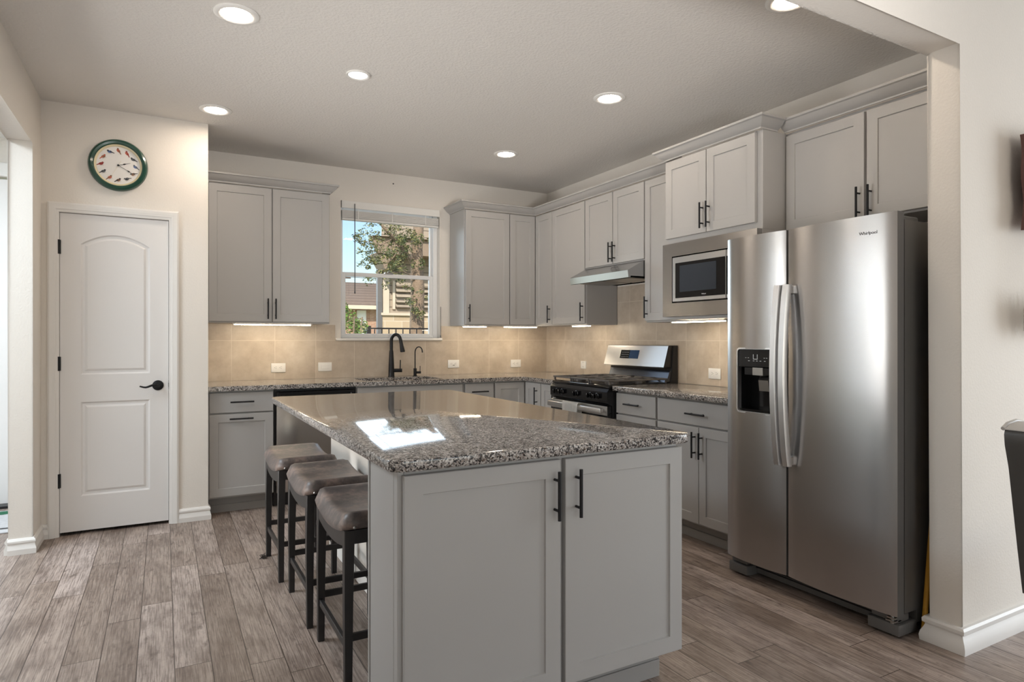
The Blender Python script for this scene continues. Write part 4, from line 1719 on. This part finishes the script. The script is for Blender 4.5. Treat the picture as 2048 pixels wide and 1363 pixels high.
b.box(HU0 + .001, HU1 - .001, .720, .806, HV0 + .001, HV0 + .014)
b.build('recess', 'blackgloss', fd)
b = MB(RIGHT)
b.box(HU0 + .003, HU1 - .003, .722, .812, VM, HV1 - .003, .003)
b.box(HU0 + .030, HU1 - .030, .722, .800, VM - .042, VM - .0005, .003)
dpn = b.build('dispenser_panel', 'blackgloss', fd)
b = MB(RIGHT)
um = (HU0 + HU1) / 2
wz = .8124
for (a_, c_, v_) in ((-.014, -.011, 1.170), (.011, .014, 1.170)):
    b.box(um + a_ + .004, um + c_ + .004, wz, wz + .0004, 1.146, 1.172)
b.box(um - .008, um + .016, wz, wz + .0004, 1.146, 1.149)
for du in (-.066, -.052, .048, .064):
    b.box(um + du - .004, um + du + .004, wz, wz + .0004, 1.153, 1.155)
for du in (-.055, -.028, -.006, .014, .044):
    b.box(um + du - .005, um + du + .005, wz, wz + .0004, 1.137, 1.1395)
b.build('panel_marks', 'logolight', dpn)
b = MB(RIGHT); b.box(um - .034, um + .030, .8005, .8025, VM - .041, VM - .002)
b.build('spout_plate', 'nickel', dpn)
b = MB(RIGHT)
b.prism([(.725, 1.062), (.775, 1.058), (.792, 1.040), (.785, .985), (.776, .985), (.760, 1.030), (.725, 1.040)], um - .058, um + .002, 'u')
b.build('dispenser_lever', 'nickel', fd)
b = MB(RIGHT); b.box(um - .037, um - .021, .724, .738, .905, .985, .004)
b.build('water_paddle', 'blackplastic', fd)


def fridge_handle(u_, parent, sgn):
    b = MB(RIGHT)
    z0_, z1_ = .640, 1.512
    n = 22
    rings = []
    for k in range(n + 1):
        s_ = k / n
        z = z0_ + (z1_ - z0_) * s_
        bow = math.sin(PI * s_)
        w_ = .838 + .034 * bow ** .8
        uu = u_ + sgn * 0.0
        hw, th = .0185, .013
        rings.append([b.V((uu + a, w_ + c, z)) for a, c in ((-hw, -th), (-hw, th * .4), (-hw * .75, th), (hw * .75, th), (hw, th * .4), (hw, -th))])
    for a, c in zip(rings, rings[1:]):
        for k in range(6):
            b.F([a[k], a[(k + 1) % 6], c[(k + 1) % 6], c[k]])
    b.F(rings[0][::-1])
    b.F(rings[-1])
    for z in (z0_ + .004, z1_ - .044):
        b.box(u_ - .012, u_ + .012, .802, .838, z, z + .04, .003)
    b.build('handle', 'steelh', parent, smooth=40)


fridge_handle(RFM + .0215, fd, 1)
fridge_handle(RFM - .0275, rd, -1)
text_part('logo', 'Whirlpool', .0185, 'logo', rd, lambda x, y, z: (-(.8000 + bulge(-3.916 - x, RFY0, RFM - .007)) - z - .0003, -3.916 - x, 1.705 + y))
b = MB(RIGHT)
b.box(RFY0 + .10, RFY1 - .10, .655, .720, .018, .070, .004)
b.box(RFY0 + .10, RFY1 - .10, .655, .700, .070, .090)
gr = b.build('base_grille', 'grille', fr)
b = MB(RIGHT)
for k in range(2):
    b.box(RFY0 + .12, RFY1 - .12, .7205, .722, .046 + .012 * k, .053 + .012 * k)
b.build('grille_slots', 'darkvoid', gr)
for (u0_, u1_) in ((RFY0 + .000, RFY0 + .135), (RFY1 - .120, RFY1 + .000)):
    b = MB(RIGHT)
    b.box(u0_, u1_, .660, .790, .012, .060, .005, seg=2)
    b.box(u0_ + .01, u1_ - .012, .700, .780, .064, .094, .003)
    b.box(u0_ + .02, u1_ - .02, .65, .75, 0, .012)
    b.build('front_foot', 'grille', fr)
b = MB(RIGHT)
for u_ in (RFY0 + .030,):
    b.tube([(u_, .785, .060), (u_, .785, .097)], .008, 10)
    b.box(u_ - .020, u_ + .020, .755, .800, .070, .076)
    b.box(u_ - .018, u_ + .016, .755, .798, .082, .088)
b.build('hinge', 'nickel', fr)
for u_ in (RFY0 + .075, RFY1 - .075):
    b = MB(RIGHT)
    b.box(u_ - .05, u_ + .05, .600, .760, 1.7525, 1.776, .006)
    b.build('hinge_cover', 'grille', fr)

# ------------------------------------------------------------------ island
IX0, IX1, IY0, IY1 = -2.920, -1.798, -3.888, -1.652
isl = thing('kitchen_island', 'grey kitchen island base with two doors on its near end', 'island', (-2.35, -2.8, 0))
IF = 3.830      # cabinet face (w = -y)
b = MB(ISL)
b.box(-2.862, -1.826, 3.562, IF - .002, .118, .880, .0015)
b.build('end_cabinet', 'cab', isl, smooth=25)
b = MB(ISL)
b.box(-2.855, -1.846, 3.535, 3.758, 0, .118)
b.box(-2.853, -1.848, 3.758, 3.766, 0, .062, .002)
b.build('toe_kick', 'cabin', isl)
b = MB(ISL)
b.box(-2.8815, -2.8625, 3.560, 3.795, 0, .880, .002)
b.box(-2.8815, -2.8625, 3.530, 3.545, 0, .880, .002)
b.box(-2.8815, -2.8625, 3.7955, 3.829, 0, .880, .002)
b.build('end_panel', 'cab', isl, smooth=25)
for (u0_, u1_, pu) in ((-2.868, -2.340, -2.364), (-2.322, -1.817, -2.281)):
    b = MB(ISL)
    b.panel_front(u0_, u1_, .128, .862, IF, stile=.058)
    d = b.build('door', 'cab', isl, smooth=25)
    b = MB(ISL)
    b.pull(pu, IF + .020, .752, length=.156)
    b.build('handle', 'black', d)
b = MB(ISL)
b.box(-2.565, -1.826, 1.690, 3.530, .10, .880)
b.box(-2.565, -1.90, 1.700, 3.530, 0, .10)
b.build('body', 'cab', isl)
b = MB(ISL); b.box(-2.580, -2.5655, 1.685, 3.529, 0, .880)
b.build('back_panel', 'wall', isl)
b = MB(ISL); b.box(-2.592, -2.5805, 1.685, 3.528, 0, .09, .004)
b.build('baseboard', 'trim', isl)


def rounded(x0, x1, y0, y1, r, n=6):
    pts = []
    for cx, cy, a0 in ((x1 - r, y1 - r, 0), (x0 + r, y1 - r, PI / 2), (x0 + r, y0 + r, PI), (x1 - r, y0 + r, -PI / 2)):
        for k in range(n + 1):
            a = a0 + PI / 2 * k / n
            pts.append((cx + r * math.cos(a), cy + r * math.sin(a)))
    return pts


b = MB()
z0_, z1_, e_ = .881, .914, .004
R = []
for ins, z in ((e_, z0_), (0, z0_ + e_), (0, z1_ - e_), (e_ * .3, z1_ - e_ * .3), (e_, z1_)):
    R.append([b.V((p[0], p[1], z)) for p in rounded(IX0 + ins, IX1 - ins, IY0 + ins, IY1 - ins, .045 - ins)])
for a, c in zip(R, R[1:]):
    n_ = len(a)
    for k in range(n_):
        b.F([a[k], a[(k + 1) % n_], c[(k + 1) % n_], c[k]])
b.F(R[0][::-1])
b.F(R[-1])
tag(b.build('countertop', 'granite', smooth=50), 'large polished granite slab on the kitchen island', 'countertop', 'granite worktops')

# ------------------------------------------------------------------ bar stools
def make_stool():
    t = thing('bar_stool', '', 'stool', (0, 0, 0), 'saddle stools along the island')
    hx_, hy_ = .150, .236       # outer half sizes of the frame
    zs = .575

    def sad(y):
        return -.030 * (1 - (y / hy_) ** 2)
    # cushion
    b = MB()
    nu, nv = 14, 22
    top, bot = [], []

    def edge(s_):
        q = abs(2 * s_ - 1)
        return q
    for i in range(nu + 1):
        rt, rb = [], []
        for j in range(nv + 1):
            s_, t_ = i / nu, j / nv
            px, py = (2 * s_ - 1), (2 * t_ - 1)
            x = (hx_ + .012) * math.copysign(abs(px) ** .9, px)
            y = (hy_ + .014) * math.copysign(abs(py) ** .9, py)
            # rounded corners
            k = max(0, abs(px) - .75) * max(0, abs(py) - .82) * 2.2
            x *= 1 - k
            y *= 1 - k * .7
            rx = 1 - max(0, (abs(px) - .70) / .30) ** 2.2
            ry = 1 - max(0, (abs(py) - .80) / .20) ** 2.2
            h_ = .020 + .046 * (max(0, rx) ** .5) * (max(0, ry) ** .5)
            rt.append(b.V((x, y, zs + sad(y) + h_)))
            rb.append(b.V((x * .97, y * .97, zs + sad(y) + .001)))
        top.append(rt)
        bot.append(rb)
    for i in range(nu):
        for j in range(nv):
            b.F([top[i][j], top[i + 1][j], top[i + 1][j + 1], top[i][j + 1]])
            b.F([bot[i][j], bot[i][j + 1], bot[i + 1][j + 1], bot[i + 1][j]])
    for i in range(nu):
        for j in (0, nv):
            b.F([top[i][j], bot[i][j], bot[i + 1][j], top[i + 1][j]])
    for j in range(nv):
        for i in (0, nu):
            b.F([top[i][j], top[i][j + 1], bot[i][j + 1], bot[i][j]])
    seat = b.build('seat', 'leather', t, smooth=60)
    b = MB()
    for sx in (-1, 1):
        for sy in (-1, 1):
            b.lathe([(0, -.004), (.004, -.003), (.006, 0), (0, 0)] if sy < 0 else [(0, 0), (.006, 0), (.004, .003), (0, .004)], (sx * .118, sy * (hy_ + .0128), zs + .012), axis='w', seg=10)
    b.build('nailheads', 'nickel', seat)
    # apron, curved on the long sides
    b = MB()
    for sx in (-1, 1):
        n = 16
        A, B = [], []
        for w_ in (0, 1):
            x = sx * (hx_ - .002 - .018 * w_)
            rr = []
            for k in range(n + 1):
                y = -hy_ + .030 + (2 * hy_ - .06) * k / n
                zt = zs + sad(y) + .0005
                zb_ = zs - .052 - .030 * (1 - (y / hy_) ** 2)
                rr.append((b.V((x, y, zt)), b.V((x, y, zb_))))
            (A if w_ == 0 else B).extend(rr)
        for k in range(n):
            b.F([A[k][0], A[k + 1][0], A[k + 1][1], A[k][1]])
            b.F([B[k][0], B[k][1], B[k + 1][1], B[k + 1][0]])
            b.F([A[k][0], B[k][0], B[k + 1][0], A[k + 1][0]])
            b.F([A[k][1], A[k + 1][1], B[k + 1][1], B[k][1]])
        b.F([A[0][0], A[0][1], B[0][1], B[0][0]])
        b.F([A[n][0], B[n][0], B[n][1], A[n][1]])
    for sy in (-1, 1):
        y = sy * (hy_ - .002)
        b.box(-hx_ + .030, hx_ - .030, min(y, y - sy * .018), max(y, y - sy * .018), zs - .050, zs - .001)
    b.build('apron', 'bronze', t, smooth=30)
    for sx in (-1, 1):
        for sy in (-1, 1):
            b = MB()
            rings = []
            for z, sx_, sy_ in ((0, .026, .028), (.30, .030, .032), (zs - .001, .037, .038)):
                ox, oy = sx * (hx_ - .002 * (z == 0)), sy * hy_
                rings.append([b.V(p) for p in ((ox, oy, z), (ox - sx * sx_, oy, z), (ox - sx * sx_, oy - sy * sy_, z), (ox, oy - sy * sy_, z))])
            for a, c in zip(rings, rings[1:]):
                for k in range(4):
                    b.F([a[k], a[(k + 1) % 4], c[(k + 1) % 4], c[k]])
            b.F(rings[0])
            b.F(rings[-1])
            es = [e for e in b.bm.edges if abs(e.verts[0].co.z - e.verts[1].co.z) > .1]
            bmesh.ops.bevel(b.bm, geom=es, offset=.003, segments=1, affect='EDGES')
            b.build('leg', 'bronze', t, smooth=25)
    for sx in (-1, 1):
        b = MB()
        x = sx * (hx_ - .006)
        b.box(min(x, x - sx * .016), max(x, x - sx * .016), -hy_ + .030, hy_ - .030, .150, .176, .002)
        b.build('footrest', 'bronze', t)
    for sy in (-1, 1):
        b = MB()
        y = sy * (hy_ - .008)
        b.box(-hx_ + .028, hx_ - .028, min(y, y - sy * .016), max(y, y - sy * .016), .178, .204, .002)
        b.build('crossbar', 'bronze', t)
    return t


st = make_stool()
spots = [((-2.800, -1.905, 0), 'saddle stool farthest from the camera, nearest the dishwasher'),
         ((-2.775, -2.510, 0), 'middle saddle stool of the three along the island'),
         ((-2.758, -3.098, 0), 'saddle stool nearest the camera, partly hidden by the island end')]
for i, (p, lab) in enumerate(spots):
    o = st if i == 0 else copy_tree(st)
    o.location = p
    o['label'] = lab
# lint caught under the far stool's foot
b = MB()
for k in range(26):
    a = random.uniform(0, 2 * PI)
    r_ = random.uniform(.004, .024)
    x, y = -2.951 + .5 * r_ * math.cos(a) - .014, -1.705 + r_ * math.sin(a)
    z = random.uniform(.003, .020)
    b.tube([(x, y, .002), (x + random.uniform(-.014, .014), y + random.uniform(-.014, .014), z), (x + random.uniform(-.02, .02), y + random.uniform(-.02, .02), max(.002, z - .006))], .0016, 5)
for s_ in (-1, 1):
    b.grid(lambda s, t: (-2.975 - .010 * t * s_, -1.712 + .014 * (s - .5) * math.sin(PI * min(1, t + .15)), .002 + .034 * t), 3, 5)
tag(b.build('dust_clump', mat('dust_grey', srgb(78, 70, 66), .95, var=(80, .3)), smooth=0), 'dark dust clump on the floor at the foot of the farthest stool', 'dust')

# ------------------------------------------------------------------ recessed ceiling lights
GL = 'recessed ceiling lights'


def can_light(x, y, label, ro=.098, ri=.066, m='led'):
    t = thing('ceiling_light', label, 'light', (x, y, H), GL)
    b = MB()
    b.lathe([(ro, 0), (ro, -.004), (ro - .008, -.0075), (ri + .010, -.0085), (ri, -.0045), (ri, 0)], (x, y, H - .0002), seg=48, close=True)
    b.build('trim_ring', 'white', t, smooth=40)
    b = MB()
    b.lathe([(0, -.0050), (ri - .004, -.0050), (ri - .001, -.0035), (ri - .001, -.0005), (0, -.0005)], (x, y, H), seg=40)
    b.build('lens', m, t, smooth=40)


can_light(-3.172, -2.405, 'large lit ceiling light at upper left, nearest the camera')
can_light(-3.168, -1.012, 'lit ceiling light in front of the pantry clock wall')
can_light(-1.042, -2.405, 'lit ceiling light in front of the microwave cabinet')
can_light(-1.040, -1.045, 'lit ceiling light nearest the corner of the kitchen')
can_light(-1.045, -3.700, 'lit ceiling light cut by the beam at the top right')
can_light(-2.503, -2.006, 'smaller dim white ceiling disc above the island', .066, .054, 'ledoff')

# small hook left on the back wall
b = MB()
b.lathe([(0, -.012), (.004, -.010), (.004, -.002), (.0065, 0), (0, 0)], (-1.640, -.0005, 2.655), axis='w', seg=10)
tag(b.build('wall_screw', 'slot'), 'tiny dark screw in the wall above the window', 'screw')

# ------------------------------------------------------------------ right-hand foreground
b = MB()
b.tube([(-.662, -4.060, .001), (-.50, -4.060, 1.18)], .0105, 10)
tag(b.build('broom_handle', 'stick'), 'yellow wooden stick leaning in the gap beside the refrigerator', 'stick')

wh = thing('wall_hanging', 'driftwood wall hanging with pale tassels at the right edge of the photo', 'decoration', (-.12, FY0 - .06, 1.8))
b = MB()
n = 18
L_, Rr = [], []
for k in range(n + 1):
    s_ = k / n
    z = 2.108 - .40 * s_
    xl = -.312 + .020 * math.sin(s_ * 2.2) + .008 * math.sin(s_ * 11)
    L_.append((xl, z))
    Rr.append((xl + .36 + .03 * math.sin(s_ * 5), z + .03))
b.prism(L_ + Rr[::-1], FY0 - .085, FY0 - .045, 'w')
b.build('plank', 'driftwood', wh, smooth=40)
b = MB()
for x in (-.19, -.04):
    b.box(x, x + .03, FY0 - .0451, FY0 - .001, 1.90, 1.94)
b.build('wall_bracket', 'chairleg', wh)
b = MB()
for q in range(9):
    x = -.300 + .036 * q
    b.tube([(x, FY0 - .065, 1.735), (x + .004, FY0 - .066, 1.52 - .02 * (q % 3)), (x - .002, FY0 - .066, 1.44 - .03 * (q % 2))], .0022, 5)
b.build('cords', 'tassel', wh)
for q in range(9):
    b = MB()
    x = -.300 + .036 * q
    z = 1.44 - .03 * (q % 2)
    for k in range(9):
        a = 2 * PI * k / 9
        b.tube([(x + .004 * math.cos(a), FY0 - .066 + .004 * math.sin(a), z), (x + .010 * math.cos(a), FY0 - .066 + .010 * math.sin(a), z - .07),
                (x + .013 * math.cos(a + .3), FY0 - .066 + .012 * math.sin(a + .3), z - .14 - .02 * random.random())], [.003, .003, .0012], 5)
    b.tube([(x, FY0 - .066, z + .012), (x, FY0 - .066, z - .012)], .007, 8)
    b.build('tassel', 'tassel', wh)

chh = thing('upholstered_chair', 'grey leather chair with pale rolled back at the right edge of the photo', 'chair', (-.95, -4.70, 0))
b = MB()
prof = [(-1.232, .962), (-1.226, .978), (-1.200, .990), (-1.150, .996), (-1.090, .985), (-1.060, .955), (-1.020, .70), (-1.000, .46), (-1.118, .46), (-1.150, .60), (-1.205, .86), (-1.228, .93)]
b.prism(prof, -4.80, -4.602, 'w')
b.prism([(p[0], p[1]) for p in prof], -5.02, -4.80, 'w')
bmesh.ops.remove_doubles(b.bm, verts=b.bm.verts[:], dist=1e-5)
b.build('backrest', 'chairleather', chh, smooth=50)
b = MB()
arc = [(-1.2295, .979), (-1.201, .9925), (-1.150, .9985), (-1.088, .9875), (-1.070, .970)]
b.tube([(p[0], -4.598, p[1]) for p in arc], .006, 8)
b.tube([(p[0], -5.024, p[1]) for p in arc], .006, 8)
b.prism(arc + [(p[0], p[1] - .0025) for p in arc[::-1]], -5.02, -4.60, 'w')
b.build('welt', 'chairtop', chh, smooth=50)
b = MB(); b.box(-1.005, -.58, -5.03, -4.60, .36, .48, .025, seg=3)
b.build('seat', 'chairleather', chh, smooth=50)
for x in (-1.02, -.62):
    for y in (-5.00, -4.64):
        b = MB()
        b.tube([(x, y, .37), (x + (.03 if x < -.9 else 0), y, 0)], [.022, .015], 8)
        b.build('leg', 'chairleg', chh)

# doormat in the foyer
dm = thing('doormat', 'pale grey doormat with green pattern by the front door in the left foyer', 'mat', (-4.75, -.10, 0))
b = MB(); b.box(-5.40, -4.30, -.42, .22, .0005, .010, .003)
b.build('pile', 'mat', dm)
b = MB()
for k in range(7):
    x, y = -5.25 + .155 * k, .07 + .07 * (k % 2)
    b.prism([(x + .075 * math.cos(2 * PI * q / 14) * (1 + .15 * math.sin(5 * q)), y + .05 * math.sin(2 * PI * q / 14)) for q in range(14)], .0102, .0125, 'v')
b.build('leaf_pattern', 'matgreen', dm, smooth=0)
b = MB(); b.box(-5.38, -4.32, -.34, -.31, .0102, .0118)
b.build('stripe', 'blackplastic', dm)

# ------------------------------------------------------------------ outdoors
b = MB(); b.box(-30, 40, .56, 60, -.30, -.20)
o = b.build('ground', 'grass', origin=(0, 0, 0)); o['kind'] = 'structure'

hs = thing('neighbor_house', 'tan neighbouring house with lap siding and stone base behind the oak tree', 'house', (3.5, 10.5, -.2))
b = MB(); b.prism([(1.02, 9.0), (7.5, 9.0), (9.5, 14), (3.0, 14)], 1.80, 4.2, 'v')
b.build('siding_wall', 'siding', hs)
b = MB(); b.prism([(1.00, 8.93), (7.5, 8.93), (9.5, 14), (3.0, 14)], -.2, 1.80, 'v')
b.build('stone_base', 'stone', hs)
b = MB(); b.box(.98, 7.5, 8.88, 8.99, 1.80, 1.86)
b.build('stone_ledge', 'houseboard', hs)
b = MB()
b.box(1.04, 1.19, 8.94, 9.0, 1.86, 3.6)
b.box(1.28, 1.34, 8.95, 9.0, 1.95, 2.62)
b.box(2.70, 2.78, 8.95, 9.0, 1.95, 2.62)
b.build('corner_boards', 'houseboard', hs)
b = MB(); b.box(.90, 1.01, 8.90, 9.02, -.2, 3.1)
b.build('downspout', 'downspout', hs)
b = MB()
b.prism([(.585, 3.54), (.735, 3.17), (7.8, 3.17), (7.8, 3.54)], 8.35, 8.45, 'w')
b.prism([(.735, 3.16), (.93, 2.82), (1.06, 2.82), (1.06, 3.16)], 8.40, 9.0, 'w')
b.box(.74, 7.8, 8.45, 9.0, 3.17, 3.20)
b.build('eaves', 'fascia', hs)
b = MB()
A = [b.V(p) for p in ((.58, 8.25, 3.54), (3.2, 11.5, 3.9), (3.2, 14.7, 3.54))]
B = [b.V(p) for p in ((7.9, 8.25, 3.54), (9.0, 11.5, 3.9), (9.8, 14.7, 3.54))]
for k in range(3):
    b.F([A[k], A[(k + 1) % 3], B[(k + 1) % 3], B[k]])
b.F(A)
b.F(B[::-1])
b.build('roof', 'roof', hs)
for k in range(5):
    b = MB()
    z = 1.99 + .125 * k
    b.prism([(8.90, z), (8.995, z + .09), (8.995, z)], 1.36, 2.69, 'u')
    b.build('louver', 'siding', hs)

h2 = thing('distant_house', 'low brick house with brown shingle roof beyond the garden', 'house', (1.5, 31, -.2))
b = MB(); b.box(-5, 9.0, 25, 36, -.2, 2.80)
b.build('brick_wall', 'brick', h2)
b = MB(); b.prism([(24.4, 2.78), (30.5, 4.45), (36.6, 2.78)], -5.5, 9.5, 'u')
b.build('roof', 'roof', h2)
b = MB(); b.box(-5.5, 9.5, 24.36, 24.42, 2.66, 2.84)
b.build('fascia_board', 'houseboard', h2)
b = MB(); b.box(4.72, 5.16, 24.94, 25.0, 1.1, 2.62)
b.build('garage_door', 'vinyl', h2)

up = thing('utility_pole', 'thin utility pole with wires beyond the distant roof', 'pole', (7.6, 40, -.2))
b = MB(); b.tube([(7.6, 40, -.2), (7.6, 40, 5.9)], .11, 8)
b.build('post', 'pole', up)
b = MB(); b.box(6.9, 8.3, 39.95, 40.05, 5.55, 5.65)
b.build('crossarm', 'pole', up)
b = MB()
for z in (5.68, 5.15):
    b.tube([(-4, 40, z + .1), (2, 40, z - .1), (7.6, 40, z), (14, 40, z - .1), (22, 40, z + .1)], .022, 5)
b.build('wires', 'pole', up)

fn = thing('iron_fence', 'dark iron picket fence across the garden behind the window', 'fence', (1.0, 5.0, -.2))
b = MB()
b.box(-.40, 3.5, 4.985, 5.015, 1.415, 1.440)
b.box(-3.5, -.46, 4.985, 5.015, 1.26, 1.285)
b.build('top_rail', 'iron', fn)
for k in range(30):
    x = -.33 + .125 * k
    b = MB(); b.box(x - .008, x + .008, 4.992, 5.008, -.2, 1.415)
    b.build('picket', 'iron', fn)
b = MB(); b.box(-.47, -.40, 4.965, 5.035, -.2, 1.47)
b.build('post', 'iron', fn)


def leaves(b, centers, n, size, mats, seed, squash=.8):
    rnd = random.Random(seed)
    for _ in range(n):
        c, r = rnd.choice(centers)
        while True:
            d = Vector((rnd.uniform(-1, 1), rnd.uniform(-1, 1), rnd.uniform(-1, 1)))
            if d.length < 1:
                break
        p = Vector(c) + Vector((d.x * r, d.y * r, d.z * r * squash))
        s_ = size * rnd.uniform(.6, 1.3)
        ax = Vector((rnd.uniform(-1, 1), rnd.uniform(-1, 1), rnd.uniform(-.6, .6))).normalized()
        sd = ax.cross(Vector((rnd.uniform(-1, 1), rnd.uniform(-1, 1), rnd.uniform(-1, 1)))).normalized()
        nn = ax.cross(sd) * s_ * .12
        m_ = rnd.choice(mats)
        q = [b.V(tuple(p - ax * s_)), b.V(tuple(p + sd * s_ * .42 + nn)), b.V(tuple(p + ax * s_)), b.V(tuple(p - sd * s_ * .42 + nn))]
        b.F(q, m_)


tr = thing('oak_tree', 'oak tree with small leaves and pale branches outside the window', 'tree', (.55, 5.6, -.2))
b = MB()
b.tube([(.62, 5.6, -.2), (.64, 5.6, 1.2), (.66, 5.6, 2.2), (.64, 5.6, 2.9), (.72, 5.6, 3.8)], [.17, .14, .125, .11, .08], 12)
b.build('trunk', 'bark', tr)
for pts, r_ in ([[(.66, 5.6, 2.45), (.45, 5.5, 2.75), (.12, 5.45, 3.08), (-.18, 5.4, 3.35)], .045], [[(.64, 5.6, 2.25), (.50, 5.45, 2.40), (.30, 5.35, 2.45), (.0, 5.3, 2.40)], .022],
                [[(.64, 5.6, 2.0), (.56, 5.4, 1.95), (.42, 5.3, 1.98)], .014], [[(.15, 5.45, 3.05), (-.1, 5.4, 2.9), (-.42, 5.35, 2.95)], .014], [[(.3, 5.5, 2.9), (.05, 5.4, 2.6), (-.3, 5.35, 2.55)], .014],
                [[(.0, 5.4, 2.75), (-.3, 5.35, 2.8), (-.58, 5.3, 2.98)], .007], [[(.05, 5.4, 2.6), (-.25, 5.35, 2.35), (-.45, 5.3, 2.28)], .006]):
    b = MB()
    b.tube(pts, [r_ * (1 - .55 * k / (len(pts) - 1)) for k in range(len(pts))], 8)
    b.build('branch', 'bark', tr)
b = MB()
rt = random.Random(11)
cl = []
for c, r, n in (((.12, 5.4, 2.80), .42, 30), ((.05, 5.4, 3.10), .40, 22), ((.40, 5.4, 3.00), .34, 18), ((.30, 5.38, 2.50), .34, 22), ((.0, 5.36, 2.50), .26, 12),
                ((-.28, 5.35, 2.96), .26, 12), ((.3, 5.4, 3.35), .45, 16), ((-.38, 5.3, 2.58), .18, 5), ((-.36, 5.3, 2.32), .14, 4), ((-.50, 5.3, 3.00), .16, 5), ((.52, 5.3, 2.0), .18, 7), ((.58, 5.3, 1.75), .16, 5)):
    for _ in range(n):
        q = Vector((rt.gauss(0, .5), rt.gauss(0, .4), rt.gauss(0, .5))) * r
        cl.append((tuple(Vector(c) + q), rt.uniform(.05, .11)))
leaves(b, cl, 4600, .026, [0, 0, 1], 3)
fo = b.build('foliage', ['leaf', 'leaf2'], tr, smooth=0)

sh = thing('garden_shrub', 'bright green bushy shrub at the lower left of the window view', 'shrub', (-.85, 4.6, -.2))
b = MB()
for k in range(7):
    a = k * 2.4
    b.tube([(-.85, 4.6, -.2), (-.85 + .12 * math.cos(a), 4.6 + .12 * math.sin(a), .8), (-.85 + .2 * math.cos(a), 4.6 + .2 * math.sin(a), 1.6)], .012, 6)
b.build('stems', 'bark', sh)
b = MB()
leaves(b, [((-.92, 4.6, 1.55), .20), ((-.85, 4.6, 1.30), .28), ((-1.0, 4.6, 1.75), .12), ((-.70, 4.6, 1.45), .14), ((-.95, 4.6, 1.0), .3), ((-.68, 4.6, 1.15), .2)], 2200, .028, [0, 0, 1], 5, 1.0)
b.build('foliage', ['shrub', 'leaf2'], sh, smooth=0)
